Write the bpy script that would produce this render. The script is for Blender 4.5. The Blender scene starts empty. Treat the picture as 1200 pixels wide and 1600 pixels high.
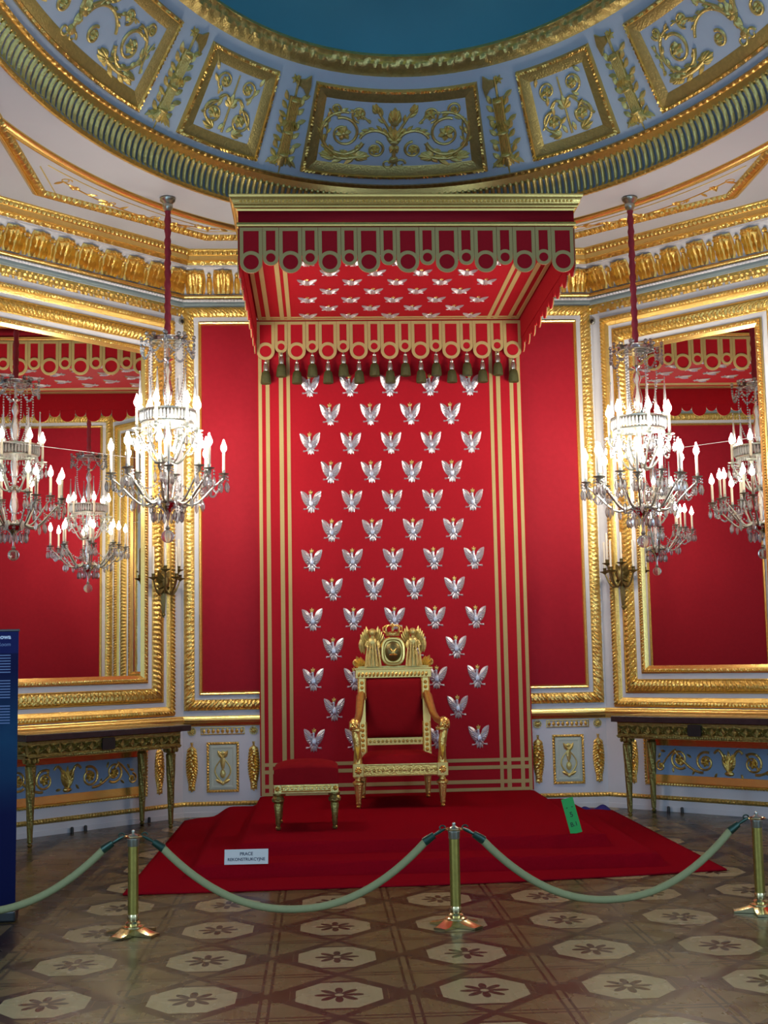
import bpy, math, random
from mathutils import Vector, Matrix
C = bpy.context.scene.collection
SC = bpy.context.scene
PI = math.pi
rnd = random.Random(7)
def sin(a): return math.sin(a)
def cos(a): return math.cos(a)

# ------------------------------------------------------------------ camera
def make_camera():
    f, pt, yw, rl, cx, h = 2027.17, .1122, .0512, .0189, -.7288, 1.4693
    fw = Vector((sin(yw)*cos(pt), cos(yw)*cos(pt), sin(pt)))
    r = Vector((cos(yw), -sin(yw), 0)); u = r.cross(fw)
    r2 = r*cos(rl) - u*sin(rl); u2 = r*sin(rl) + u*cos(rl)
    cd = bpy.data.cameras.new('camera'); cam = bpy.data.objects.new('camera', cd); C.objects.link(cam)
    cd.sensor_fit = 'VERTICAL'; cd.sensor_height = 36; cd.lens = f/1600*36
    cd.clip_start = .05; cd.clip_end = 100
    m = Matrix((r2, u2, -fw)).transposed().to_4x4(); m.translation = (cx, 0, h)
    cam.matrix_world = m
    SC.camera = cam
make_camera()

# ------------------------------------------------------------------ world, exposure, daylight
W = bpy.data.worlds.new('world'); SC.world = W; W.use_nodes = True
bg = W.node_tree.nodes['Background']; bg.inputs[0].default_value = (.52, .76, 1, 1); bg.inputs[1].default_value = 1.0
SC.view_settings.view_transform = 'Standard'; SC.view_settings.look = 'None'
SC.view_settings.gamma = 1; SC.view_settings.use_curve_mapping = False
SC.view_settings.exposure = 0.0
cy = SC.cycles
cy.max_bounces = 8; cy.diffuse_bounces = 4; cy.glossy_bounces = 5; cy.transmission_bounces = 4; cy.transparent_max_bounces = 24
cy.caustics_reflective = False; cy.caustics_refractive = False
cy.sample_clamp_indirect = 4; cy.sample_clamp_direct = 0
cy.use_denoising = True
FLAME = 225.0          # radiance of a candle bulb
def area(name, loc, target, sx, sy, energy, col):
    l = bpy.data.lights.new(name, 'AREA'); l.shape = 'RECTANGLE'; l.size = sx; l.size_y = sy; l.energy = energy; l.color = col
    o = bpy.data.objects.new(name, l); C.objects.link(o); o.location = loc
    o.rotation_euler = (Vector(target)-Vector(loc)).to_track_quat('-Z', 'Y').to_euler()
    return o
# added fill lamps by the side walls, standing for unseen windows
area('window_daylight', (-3.7, 4.2, 1.9), (1.5, 10.5, .6), 1.6, 2.8, 85, (.48, .74, 1))
area('window_daylight', (3.48, 4.2, 1.9), (-1.5, 10.5, .6), 1.6, 2.8, 85, (.48, .74, 1))

# ------------------------------------------------------------------ materials
def nt(name):
    m = bpy.data.materials.new(name); m.use_nodes = True
    n = m.node_tree; b = n.nodes['Principled BSDF']
    return m, n, b
def mat(name, col, rough=.5, metal=0, var=.12, scale=40, bump=0, bscale=120, sheen=0, coat=0, col2=None, spec=.5):
    m, n, b = nt(name); L = n.links
    tc = n.nodes.new('ShaderNodeTexCoord')
    nz = n.nodes.new('ShaderNodeTexNoise'); nz.inputs['Scale'].default_value = scale; nz.inputs['Detail'].default_value = 3
    L.new(tc.outputs['Object'], nz.inputs['Vector'])
    mx = n.nodes.new('ShaderNodeMix'); mx.data_type = 'RGBA'
    a = [c*(1-var) for c in col]; c2 = col2 or [min(1, c*(1+var)) for c in col]
    mx.inputs[6].default_value = (*a, 1); mx.inputs[7].default_value = (*c2, 1)
    L.new(nz.outputs['Fac'], mx.inputs[0]); L.new(mx.outputs[2], b.inputs['Base Color'])
    b.inputs['Roughness'].default_value = rough; b.inputs['Metallic'].default_value = metal
    b.inputs['Specular IOR Level'].default_value = spec
    if sheen: b.inputs['Sheen Weight'].default_value = sheen; b.inputs['Sheen Roughness'].default_value = .4
    if coat: b.inputs['Coat Weight'].default_value = coat
    if bump:
        n2 = n.nodes.new('ShaderNodeTexNoise'); n2.inputs['Scale'].default_value = bscale
        L.new(tc.outputs['Object'], n2.inputs['Vector'])
        bp = n.nodes.new('ShaderNodeBump'); bp.inputs['Strength'].default_value = bump; bp.inputs['Distance'].default_value = .01
        L.new(n2.outputs['Fac'], bp.inputs['Height']); L.new(bp.outputs[0], b.inputs['Normal'])
    return m
M = {}
M['gold'] = mat('gilding', (.86, .59, .17), .30, .88, .18, 30, .5, 70)
M['gold_plain'] = mat('burnished_gilding', (.88, .61, .20), .26, .88, .10, 12, .05, 60)
M['gold_old'] = mat('aged_gilding', (.74, .62, .23), .42, .8, .22, 30, .45, 70)
M['bronze'] = mat('bronze', (.20, .16, .06), .38, .9, .3, 30, .2, 90)
M['green_gilt'] = mat('green_gilding', (.30, .25, .075), .36, .85, .5, 45, .6, 60)
M['white'] = mat('white_paint', (.70, .69, .71), .45, 0, .04, 6)
M['ceil_white'] = mat('ceiling_white', (.70, .72, .76), .7, 0, .03, 3)
M['pale_blue'] = mat('pale_blue_paint', (.56, .67, .79), .6, 0, .05, 8)
M['celadon'] = mat('celadon_paint', (.56, .62, .50), .5, 0, .05, 8)
M['grey_line'] = mat('grey_green_paint', (.22, .29, .30), .5, 0, .05, 8)
M['mid_blue'] = mat('frieze_blue_paint', (.30, .44, .62), .6, 0, .06, 8)
M['teal'] = mat('teal_sky_paint', (.075, .31, .41), .8, 0, .10, 1.5)
M['red_wall'] = mat('crimson_damask', (.36, .012, .024), .62, 0, .10, 22, .15, 400, spec=.1)
M['red_cloth'] = mat('scarlet_cloth', (.42, .010, .020), .7, 0, .08, 30, .15, 500, spec=.1)
M['red_dark'] = mat('dark_crimson_cloth', (.30, .006, .016), .75, 0, .1, 30, .1, 500, spec=.2)
M['carpet'] = mat('red_carpet', (.30, .003, .011), .95, 0, .16, 60, .4, 900, spec=.02)
M['velvet'] = mat('red_velvet', (.28, .006, .010), .8, 0, .15, 18, .2, 300, spec=.06)
M['braid'] = mat('gold_braid', (.54, .42, .17), .6, .15, .15, 200, .4, 700)
M['tassel_green'] = mat('olive_tassel_silk', (.07, .075, .02), .55, .2, .4, 120, .5, 400)
M['silver'] = mat('silver_thread', (.72, .72, .78), .30, .75, .12, 60, .3, 160)
M['marble'] = mat('dark_slab', (.035, .016, .020), .25, 0, .5, 20)
M['slab_top'] = mat('olive_stone', (.30, .24, .09), .22, 0, .3, 20, coat=.4)
M['black'] = mat('black_plate', (.012, .012, .014), .35, 0, .2, 30)
M['brass'] = mat('polished_brass', (.72, .62, .34), .20, 1, .08, 14)
M['brass_aged'] = mat('olive_brass', (.36, .29, .07), .34, .85, .3, 30)
M['pewter'] = mat('pewter', (.45, .47, .42), .3, .9, .15, 30)
M['rope'] = mat('sage_velvet_rope', (.30, .30, .15), .85, 0, .1, 60, .3, 300, spec=.1)
M['rope_end'] = mat('dark_green_ferrule', (.02, .055, .04), .35, .5, .2, 40)
M['ribbon'] = mat('red_sleeve', (.38, .03, .05), .7, 0, .15, 20, .3, 60)
M['candle'] = mat('ivory_candle', (.78, .72, .58), .5, 0, .04, 20)
M['paper'] = mat('white_card', (.72, .74, .70), .6, 0, .03, 20)
M['green_paper'] = mat('green_card', (.015, .42, .075), .6, 0, .06, 12)
M['ink'] = mat('ink', (.01, .02, .06), .6, 0, .05, 30)
M['green_ink'] = mat('dark_ink', (.005, .05, .02), .6, 0, .05, 30)
M['lining'] = mat('blue_lining', (.012, .010, .16), .7, 0, .2, 20)
M['banner_text'] = mat('banner_print', (.55, .62, .75), .5, 0, .03, 20)
M['banner_small'] = mat('banner_small_print', (.10, .16, .34), .5, 0, .05, 20)
M['outside'] = mat('plain_plaster', (.55, .55, .56), .8, 0, .05, 3)

def emit(name, col, s):
    m = bpy.data.materials.new(name); m.use_nodes = True; n = m.node_tree; n.nodes.clear()
    e = n.nodes.new('ShaderNodeEmission'); e.inputs[0].default_value = (*col, 1); e.inputs[1].default_value = s
    o = n.nodes.new('ShaderNodeOutputMaterial'); n.links.new(e.outputs[0], o.inputs[0]); return m
M['flame'] = emit('bulb_glow', (1, .90, .76), FLAME)
def crystal():
    m = bpy.data.materials.new('crystal'); m.use_nodes = True; n = m.node_tree; n.nodes.clear()
    t = n.nodes.new('ShaderNodeBsdfTransparent'); t.inputs[0].default_value = (.93, .95, .96, 1)
    g = n.nodes.new('ShaderNodeBsdfGlossy'); g.inputs[0].default_value = (1, 1, 1, 1); g.inputs[1].default_value = .06
    d = n.nodes.new('ShaderNodeBsdfTranslucent'); d.inputs[0].default_value = (.9, .92, .95, 1)
    fr = n.nodes.new('ShaderNodeFresnel'); fr.inputs[0].default_value = 1.9
    a = n.nodes.new('ShaderNodeMixShader'); a.inputs[0].default_value = .30
    n.links.new(t.outputs[0], a.inputs[1]); n.links.new(d.outputs[0], a.inputs[2])
    b = n.nodes.new('ShaderNodeMixShader'); n.links.new(fr.outputs[0], b.inputs[0])
    n.links.new(a.outputs[0], b.inputs[1]); n.links.new(g.outputs[0], b.inputs[2])
    o = n.nodes.new('ShaderNodeOutputMaterial'); n.links.new(b.outputs[0], o.inputs[0]); return m
M['crystal'] = crystal()
M['frosted'] = mat('frosted_crystal', (.86, .88, .90), .35, 0, .05, 60)
n_ = M['frosted'].node_tree.nodes['Principled BSDF']; n_.inputs['Transmission Weight'].default_value = .35; n_.inputs['IOR'].default_value = 1.3; n_.inputs['Emission Strength'].default_value = 0
def ball_glass():
    m, n, b = nt('ball_glass'); b.inputs['Base Color'].default_value = (.9, .92, .93, 1); b.inputs['Roughness'].default_value = .05
    b.inputs['Transmission Weight'].default_value = .75; b.inputs['IOR'].default_value = 1.25; return m
M['ball_glass'] = ball_glass()
def mirror_mat():
    m = bpy.data.materials.new('mirror_silvering'); m.use_nodes = True; n = m.node_tree; n.nodes.clear()
    g = n.nodes.new('ShaderNodeBsdfGlossy'); g.inputs[0].default_value = (.80, .80, .76, 1); g.inputs[1].default_value = 0
    o = n.nodes.new('ShaderNodeOutputMaterial'); n.links.new(g.outputs[0], o.inputs[0]); return m
M['mirror'] = mirror_mat()

class X:      # arithmetic on shader sockets
    def __init__(s, n, k): s.n = n; s.k = k
    def op(s, o, b=None, c=None):
        nd = s.n.nodes.new('ShaderNodeMath'); nd.operation = o
        for i, q in enumerate((s, b, c)):
            if q is None: continue
            if isinstance(q, X): s.n.links.new(q.k, nd.inputs[i])
            else: nd.inputs[i].default_value = q
        return X(s.n, nd.outputs[0])
    def __add__(s, b): return s.op('ADD', b)
    def __sub__(s, b): return s.op('SUBTRACT', b)
    def __mul__(s, b): return s.op('MULTIPLY', b)
    def __lt__(s, b): return s.op('LESS_THAN', b)
    def __gt__(s, b): return s.op('GREATER_THAN', b)
    def abs(s): return s.op('ABSOLUTE')
    def fr(s): return s.op('FRACT')
    def mx(s, b): return s.op('MAXIMUM', b)
    def mn(s, b): return s.op('MINIMUM', b)
def mixc(n, fac, a, b):
    mx = n.nodes.new('ShaderNodeMix'); mx.data_type = 'RGBA'
    n.links.new(fac.k if isinstance(fac, X) else fac, mx.inputs[0])
    for i, q in ((6, a), (7, b)):
        if isinstance(q, tuple): mx.inputs[i].default_value = (*q, 1)
        else: n.links.new(q, mx.inputs[i])
    return mx.outputs[2]
def floor_mat():
    m, n, b = nt('parquet'); L = n.links
    tc = n.nodes.new('ShaderNodeTexCoord'); sp = n.nodes.new('ShaderNodeSeparateXYZ'); L.new(tc.outputs['Object'], sp.inputs[0])
    x = X(n, sp.outputs[0]); y = X(n, sp.outputs[1])
    u = ((x + .02)*(1/.643) + .5).fr() - .5; v = ((y - 5.92)*(1/.735) + .5).fr() - .5
    au = u.abs(); av = v.abs(); s = au + av
    oc = au.mx(av).mx(s*.7071)
    r = (u*u + v*v).op('SQRT'); ang = v.op('ARCTAN2', u)
    pet = (ang*4 + 0).op('COSINE').abs()
    nz = n.nodes.new('ShaderNodeTexNoise'); nz.inputs['Scale'].default_value = 5; L.new(tc.outputs['Object'], nz.inputs['Vector'])
    mp = n.nodes.new('ShaderNodeMapping'); mp.inputs['Scale'].default_value = (60, 4, 1); L.new(tc.outputs['Object'], mp.inputs[0])
    gr = n.nodes.new('ShaderNodeTexNoise'); gr.inputs['Scale'].default_value = 1; gr.inputs['Detail'].default_value = 4; L.new(mp.outputs[0], gr.inputs['Vector'])
    mid = mixc(n, gr.outputs['Fac'], (.10, .064, .022), (.145, .098, .036))
    lt = mixc(n, gr.outputs['Fac'], (.27, .205, .095), (.34, .27, .135))
    dk = mixc(n, gr.outputs['Fac'], (.012, .006, .003), (.026, .012, .006))
    col = mid
    dia = ((s - .5).abs() < .046)
    dbl = (((au - .5).abs() - .030).abs() < .011).mx(((av - .5).abs() - .030).abs() < .011).mn(s > .55)
    bar = ((au - .395).abs() < .055).mn(av < .14)
    col = mixc(n, dia.mx(dbl).mx(bar), col, dk)
    col = mixc(n, oc < .335, col, dk)
    tri = ((au*av*40).op('SINE') > .97)
    col = mixc(n, oc < .298, col, lt)
    star = (r < (pet*.125 + .045)).mn(r > .03)
    col = mixc(n, star, col, dk)
    # border of plain boards towards the side walls
    ax = x.abs()
    bd = mid
    bd = mixc(n, ((ax - 2.42).abs() < .075).mx((ax - 2.98).abs() < .075), bd, dk)
    bd = mixc(n, ((y*(1/.735)).fr() - .5).abs() < .03, bd, dk)
    col = mixc(n, ax > 2.30, col, bd)
    L.new(col, b.inputs['Base Color'])
    rg = X(n, nz.outputs['Fac'])*.22 + .16
    L.new(rg.k, b.inputs['Roughness'])
    b.inputs['Specular IOR Level'].default_value = .22
    n3 = n.nodes.new('ShaderNodeTexNoise'); n3.inputs['Scale'].default_value = 2.2; L.new(tc.outputs['Object'], n3.inputs['Vector'])
    bp = n.nodes.new('ShaderNodeBump'); bp.inputs['Strength'].default_value = .08; bp.inputs['Distance'].default_value = .05
    L.new(n3.outputs['Fac'], bp.inputs['Height']); L.new(bp.outputs[0], b.inputs['Normal'])
    return m
M['parquet'] = floor_mat()
def banner_mat():
    m, n, b = nt('banner_print_ground'); L = n.links
    tc = n.nodes.new('ShaderNodeTexCoord'); sp = n.nodes.new('ShaderNodeSeparateXYZ'); L.new(tc.outputs['Object'], sp.inputs[0])
    z = X(n, sp.outputs[2])
    nz = n.nodes.new('ShaderNodeTexNoise'); nz.inputs['Scale'].default_value = 3.2; nz.inputs['Detail'].default_value = 5; L.new(tc.outputs['Object'], nz.inputs['Vector'])
    f = (((z - 1.02).abs()*2.4).op('MULTIPLY', -1) + 1).mx(0) * (X(n, nz.outputs['Fac'])*1.5)
    c = mixc(n, f.mn(1), (.003, .005, .045), (.010, .055, .12))
    c = mixc(n, z > 1.54, c, (.008, .012, .085))
    L.new(c, b.inputs['Base Color']); b.inputs['Roughness'].default_value = .6; b.inputs['Specular IOR Level'].default_value = .1
    return m
M['banner'] = banner_mat()

# ------------------------------------------------------------------ mesh helpers
class MB:
    def __init__(s): s.v = []; s.f = []; s.m = []; s.xf = None; s.mi = 0
    def add(s, vs, fs):
        o = len(s.v); xf = s.xf
        s.v += [tuple(xf(*p)) for p in vs] if xf else [tuple(p) for p in vs]
        s.f += [tuple(o+i for i in q) for q in fs]; s.m += [s.mi]*len(fs)
        return s
    def box(s, x0, x1, y0, y1, z0, z1):
        return s.add([(x0,y0,z0),(x1,y0,z0),(x1,y1,z0),(x0,y1,z0),(x0,y0,z1),(x1,y0,z1),(x1,y1,z1),(x0,y1,z1)],
                     [(3,2,1,0),(4,5,6,7),(0,1,5,4),(1,2,6,5),(2,3,7,6),(3,0,4,7)])
    def grid(s, fn, nu, nv, wrapu=False):
        vs = [fn(i, j) for i in range(nu + (0 if wrapu else 1)) for j in range(nv+1)]
        k = nv+1; N = nu if wrapu else nu+1
        fs = [(i*k+j, ((i+1) % N)*k+j, ((i+1) % N)*k+j+1, i*k+j+1) for i in range(nu) for j in range(nv)]
        return s.add(vs, fs)
    def lathe(s, prof, n=16, c=(0,0,0), sx=1, sy=1):
        vs = []; fs = []; k = len(prof)
        for i in range(n):
            a = 2*PI*i/n
            for r, z in prof: vs.append((c[0]+r*cos(a)*sx, c[1]+r*sin(a)*sy, c[2]+z))
        for i in range(n):
            j = (i+1) % n
            for t in range(k-1): fs.append((i*k+t, j*k+t, j*k+t+1, i*k+t+1))
        if prof[0][0] > 1e-6: fs.append(tuple(i*k for i in range(n))[::-1])
        if prof[-1][0] > 1e-6: fs.append(tuple(i*k+k-1 for i in range(n)))
        return s.add(vs, fs)
    def tube(s, pts, rad, n=8, caps=True, flat=1):
        pts = [Vector(p) for p in pts]; k = len(pts)
        rr = rad if isinstance(rad, (list, tuple)) else [rad]*k
        vs = []; fs = []; up = None
        for i, p in enumerate(pts):
            d = (pts[min(i+1, k-1)]-pts[max(i-1, 0)]).normalized()
            if up is None:
                up = Vector((0,0,1)) if abs(d.z) < .9 else Vector((1,0,0))
            a = d.cross(up)
            if a.length < 1e-6: a = d.orthogonal()
            a.normalize(); up = a.cross(d).normalized()
            for j in range(n):
                t = 2*PI*j/n
                vs.append(p + (a*cos(t)*flat + up*sin(t))*rr[i])
        for i in range(k-1):
            for j in range(n): fs.append((i*n+j, i*n+(j+1) % n, (i+1)*n+(j+1) % n, (i+1)*n+j))
        if caps: fs += [tuple(range(n))[::-1], tuple((k-1)*n+j for j in range(n))]
        return s.add(vs, fs)
    def prism(s, poly, d0, d1):          # polygon in (x, y), extruded along the third axis
        k = len(poly)
        vs = [(a, b, d0) for a, b in poly] + [(a, b, d1) for a, b in poly]
        return s.add(vs, [tuple(range(k))[::-1], tuple(range(k, 2*k))] + [(i, (i+1) % k, k+(i+1) % k, k+i) for i in range(k)])
    def ball(s, c, r, nu=10, nv=6):
        rx, ry, rz = r if isinstance(r, (list, tuple)) else (r, r, r)
        return s.lathe([(sin(PI*j/nv)*1.0 if 0 < j < nv else 0, -cos(PI*j/nv)*rz) for j in range(nv+1)], nu, c, rx, ry)
    # flat ornaments in a plane (u, v) with relief w
    def strip(s, pts, r0, r1=None, h=1.0):
        r1 = r0 if r1 is None else r1; k = len(pts); O = ((-1,0),(-.62,.75),(0,1),(.62,.75),(1,0)); vs = []
        for i, p in enumerate(pts):
            q0 = pts[max(i-1,0)]; q1 = pts[min(i+1,k-1)]
            dx, dy = q1[0]-q0[0], q1[1]-q0[1]; l = math.hypot(dx,dy) or 1
            r = r0+(r1-r0)*i/max(1,k-1)
            for o, w in O: vs.append((p[0]-dy/l*o*r, p[1]+dx/l*o*r, w*r*h))
        return s.add(vs, [(i*5+j, i*5+j+1, (i+1)*5+j+1, (i+1)*5+j) for i in range(k-1) for j in range(4)])
    def leaf(s, u, v, a, L, wd, h=.012, curl=0):
        vs = []; ca, sa = cos(a), sin(a); N = 5
        for i in range(N+1):
            t = i/N; w = wd*.5*(sin(PI*min(1,t*.93+.07))**.8); off = curl*L*t*t; rid = h*sin(PI*min(1,.15+t*.8))
            for o, z in ((-1,0),(0,1),(1,0)):
                x = L*t; y = w*o+off
                vs.append((u+x*ca-y*sa, v+x*sa+y*ca, .002+z*rid))
        return s.add(vs, [(i*3+j, (i+1)*3+j, (i+1)*3+j+1, i*3+j+1) for i in range(N) for j in range(2)])
    def dome(s, u, v, r, h=None, n=8, ry=None):
        h = r if h is None else h; ry = ry or r
        vs = [(u+r*cos(2*PI*i/n), v+ry*sin(2*PI*i/n), 0) for i in range(n)] + [(u+.7*r*cos(2*PI*i/n), v+.7*ry*sin(2*PI*i/n), .72*h) for i in range(n)] + [(u,v,h)]
        return s.add(vs, [(i,(i+1)%n,n+(i+1)%n,n+i) for i in range(n)] + [(n+i,n+(i+1)%n,2*n) for i in range(n)])
    def rosette(s, u, v, r, n=6, h=.02):
        for i in range(n): s.leaf(u, v, 2*PI*i/n+.3, r, r*.75, h)
        return s.dome(u, v, r*.34, h*1.3, 7)
    def spiral(s, u, v, R, a0, d, turns=1.35, r=.012, ros=.45, n=26, tail=0):
        pts = []
        for i in range(n+1):
            t = i/n; q = R*(1-.62*t); a = a0+d*turns*2*PI*t
            pts.append((u+q*cos(a), v+q*sin(a)))
        s.strip(pts, r, r*.6)
        if ros: s.rosette(u, v, R*ros, 6, r*1.8)
        return s
    def acanthus(s, u, v, a, L, wd, h=.015, n=5, spread=1.5):
        for i in range(n):
            t = i/(n-1)-.5
            s.leaf(u, v, a+t*spread, L*(1-.9*abs(t)**1.3), wd, h, -t*.25)
        return s
    def vine(s, pts, r0, r1, n=6, L=.07, wd=.03, h=.016, side=0):
        s.strip(pts, r0, r1); k = len(pts)
        for i in range(n):
            q = int((i+.6)/n*(k-2)); p, q2 = pts[q], pts[q+1]; a = math.atan2(q2[1]-p[1], q2[0]-p[0]); d = (1 if i % 2 else -1) if side == 0 else side
            s.leaf(p[0], p[1], a+d*.75, L*(.8+.4*((i*37) % 5)/5), wd, h, -d*.25)
        return s
    def sweep(s, path, prof, closed=False, du=None, disp=None, flip=False):
        """sweep a profile [(offset, height)] along a polyline; offset goes to the left of the path; disp(s, j) adds relief along the profile normal"""
        n = len(path); P = [Vector(p) for p in path]; seg = n if closed else n-1
        D = [(P[(i+1) % n]-P[i]).normalized() for i in range(seg)]
        N = [Vector((-d.y, d.x)) for d in D]
        def miter(i):
            a = N[i-1] if (closed or i > 0) else N[0]; b = N[i % seg] if (closed or i < seg) else N[seg-1]
            return (a+b)/(1+a.dot(b))
        k = len(prof); nrm = []
        for j in range(k):
            p0 = prof[max(j-1,0)]; p1 = prof[min(j+1,k-1)]; dx, dy = p1[0]-p0[0], p1[1]-p0[1]; l = math.hypot(dx,dy) or 1
            nrm.append((-dy/l, dx/l) if not flip else (dy/l, -dx/l))
        for i in range(seg):
            A = P[i]; B = P[(i+1) % n]; ma = miter(i); mb_ = miter((i+1) % n if closed else i+1)
            L = (B-A).length; m = max(1, int(round(L/du))) if du else 1
            vs = []
            for a in range(m+1):
                t = a/m
                for j, (o, z) in enumerate(prof):
                    if disp:
                        q = disp((t-.5)*L, j); o = o+nrm[j][0]*q; z = z+nrm[j][1]*q
                    p = (A+ma*o)*(1-t)+(B+mb_*o)*t
                    vs.append((p.x, p.y, z))
            s.add(vs, [(a*k+j, (a+1)*k+j, (a+1)*k+j+1, a*k+j+1) for a in range(m) for j in range(k-1)])
        return s
    def build(s, name, mats, parent=None, loc=None, rot=None, smooth=True, bevel=0, seg=2, solid=0, auto=40):
        me = bpy.data.meshes.new(name); me.from_pydata(s.v, [], s.f)
        mats = mats if isinstance(mats, (list, tuple)) else [mats]
        for q in mats: me.materials.append(M[q])
        if len(mats) > 1: me.polygons.foreach_set('material_index', s.m)
        me.validate(); 
        if smooth:
            me.polygons.foreach_set('use_smooth', [True]*len(me.polygons))
            try: me.set_sharp_from_angle(angle=math.radians(auto))
            except Exception: pass
        me.update()
        o = bpy.data.objects.new(name, me); C.objects.link(o)
        if parent: o.parent = parent
        if loc: o.location = loc
        if rot: o.rotation_euler = rot
        if bevel:
            b = o.modifiers.new('bevel', 'BEVEL'); b.width = bevel; b.segments = seg; b.limit_method = 'ANGLE'
        if solid:
            b = o.modifiers.new('solid', 'SOLIDIFY'); b.thickness = solid; b.offset = 0
        return o
def tag(o, label=None, cat=None, group=None, kind=None):
    for k, q in (('label',label),('category',cat),('group',group),('kind',kind)):
        if q: o[k] = q
    return o
def empty(name, loc, rz=0, label=None, cat=None, group=None):
    o = bpy.data.objects.new(name, None); C.objects.link(o); o.location = loc; o.rotation_euler = (0,0,rz); o.empty_display_size = .1
    return tag(o, label, cat, group)
def copy(o, parent, loc=None, rot=None):
    c = o.copy(); C.objects.link(c); c.parent = parent
    if loc is not None: c.location = loc
    if rot is not None: c.rotation_euler = rot
    for ch in list(o.children): copy(ch, c)
    return c
def wall_xf(u, v, w): return (u, -w, v)          # ornaments on a wall object: u along, v up, w into the room
def text(name, body, size, m, parent, loc, rot, align='CENTER', depth=.0006, bold=0):
    c = bpy.data.curves.new(name, 'FONT'); c.body = body; c.size = size; c.align_x = align; c.align_y = 'CENTER'; c.extrude = depth; c.offset = bold
    c.materials.append(M[m])
    k = bpy.data.objects.new(name, c); C.objects.link(k); bpy.context.view_layer.update()
    me = bpy.data.meshes.new_from_object(k.evaluated_get(bpy.context.evaluated_depsgraph_get())); me.name = name
    bpy.data.objects.remove(k); bpy.data.curves.remove(c)
    o = bpy.data.objects.new(name, me); C.objects.link(o); o.parent = parent; o.location = loc; o.rotation_euler = rot
    return o

# ------------------------------------------------------------------ the room
D = 12.68; HW = 2.05; XS = 3.89; YC = 10.84; XR = 3.62; YR = 11.11; YF = 2.0; ZC = 5.5
OCT = [(XR, YF), (XR, YR), (HW, D), (-HW, D), (-XS, YC), (-XS, YF)]     # path with the room on its left
b = MB(); b.box(-XS-.1, XS+.1, YF-3.5, D+.1, -.1, 0); fl = tag(b.build('floor', 'parquet', smooth=False), kind='structure')

def wall(name, loc, rz, half, ext=.05):
    b = MB(); b.box(-half-ext, half+ext, 0, .10, 0, ZC)
    return tag(b.build(name, 'white', loc=loc, rot=(0,0,rz), smooth=False), kind='structure')
R45 = PI/4
S45 = (XS-HW)/cos(R45)/2                     # half length of a diagonal wall: 1.30
wb = wall('wall_back', (0, D, 0), 0, HW, .04)
wl = wall('wall_back_left', (-(HW+XS)/2, (D+YC)/2, 0), R45, S45, .04)
SR = (XR-HW)/cos(R45)/2
wr = wall('wall_back_right', ((HW+XR)/2, (D+YR)/2, 0), -R45, SR, .04)
HS = (YC-YF)/2; HR = (YR-YF)/2
wsl = wall('wall_left', (-XS, (YC+YF)/2, 0), PI/2, HS, .04)
wsr = wall('wall_right', (XR, (YR+YF)/2, 0), -PI/2, HR, .04)

def rect(u0, u1, v0, v1): return [(u0,v0),(u1,v0),(u1,v1),(u0,v1)]
def waves(per, amp, rows):
    def f(s, j): return amp*rows[j]*(.5+.5*cos(2*PI*s/per))
    return f
def leafy(per, amp, rows, seed=0):          # crowded little lumps like leaves and berries
    def f(s, j):
        i = math.floor(s/per+.5*(j//2)); h = math.sin(i*12.9898+(j//2)*78.233+seed)*43758.5453; h -= math.floor(h)
        return amp*rows[j]*(.25+.75*abs(sin(PI*(s/per+.5*(j//2))))**.7*(.55+.45*h))*(1 if j % 2 else .72)
    return f
HALF = lambda o0, o1, h, n=6, z=0: [(o0+(o1-o0)*i/n, z+h*sin(PI*i/n)) for i in range(n+1)]
GAR = (0, .7, 1, .85, 1, .85, 1, .7, 0)

def red_panel(w, u0, u1, v0=1.0, v1=4.97):
    """crimson panel with a garland frame, as on the wall beside the throne; u0..u1 are the outer edges of the garland"""
    b = MB(); b.xf = wall_xf; b.box(u0+.16, u1-.16, v0+.16, v1-.14, .004, .012); b.build('fabric_panel', 'red_wall', w, smooth=False)
    b = MB(); b.xf = wall_xf
    g = rect(u0, u1, v0, v1)
    b.sweep(g, HALF(.0, .105, .028, 8), True, .008, leafy(.042, .026, GAR))
    b.build('garland_border', 'gold', w)
    b = MB(); b.xf = wall_xf
    b.sweep(g, [(.148,0),(.148,.018),(.158,.026),(.168,.020),(.176,.026),(.184,.012),(.184,.008)], True); b.build('fillet_frame', 'gold_plain', w, auto=60)
def fruit_drop(w, u, v0=.235, v1=.70):
    b = MB(); b.xf = wall_xf; H = v1-v0
    b.strip([(u,v1-.05),(u,v1)], .008, .014, 1)
    for i in range(15):
        t = i/14; v = v1-.07-(H-.1)*t; wd = .034+.022*sin(PI*min(1,t*1.05+.1))
        for q in (-1, 1): b.leaf(u, v+.02, -PI/2+q*(.9-.25*t), wd*1.5, .034, .02)
        b.dome(u+rnd.uniform(-.6,.6)*wd*.6, v+rnd.uniform(-.006,.006), .022, .024+.012*sin(PI*t), 7)
    b.dome(u, v1-.075, .027, .022, 8, .045); b.dome(u, v0+.02, .014, .014, 6, .025)
    return b.build('fruit_drop', 'gold', w)
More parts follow.
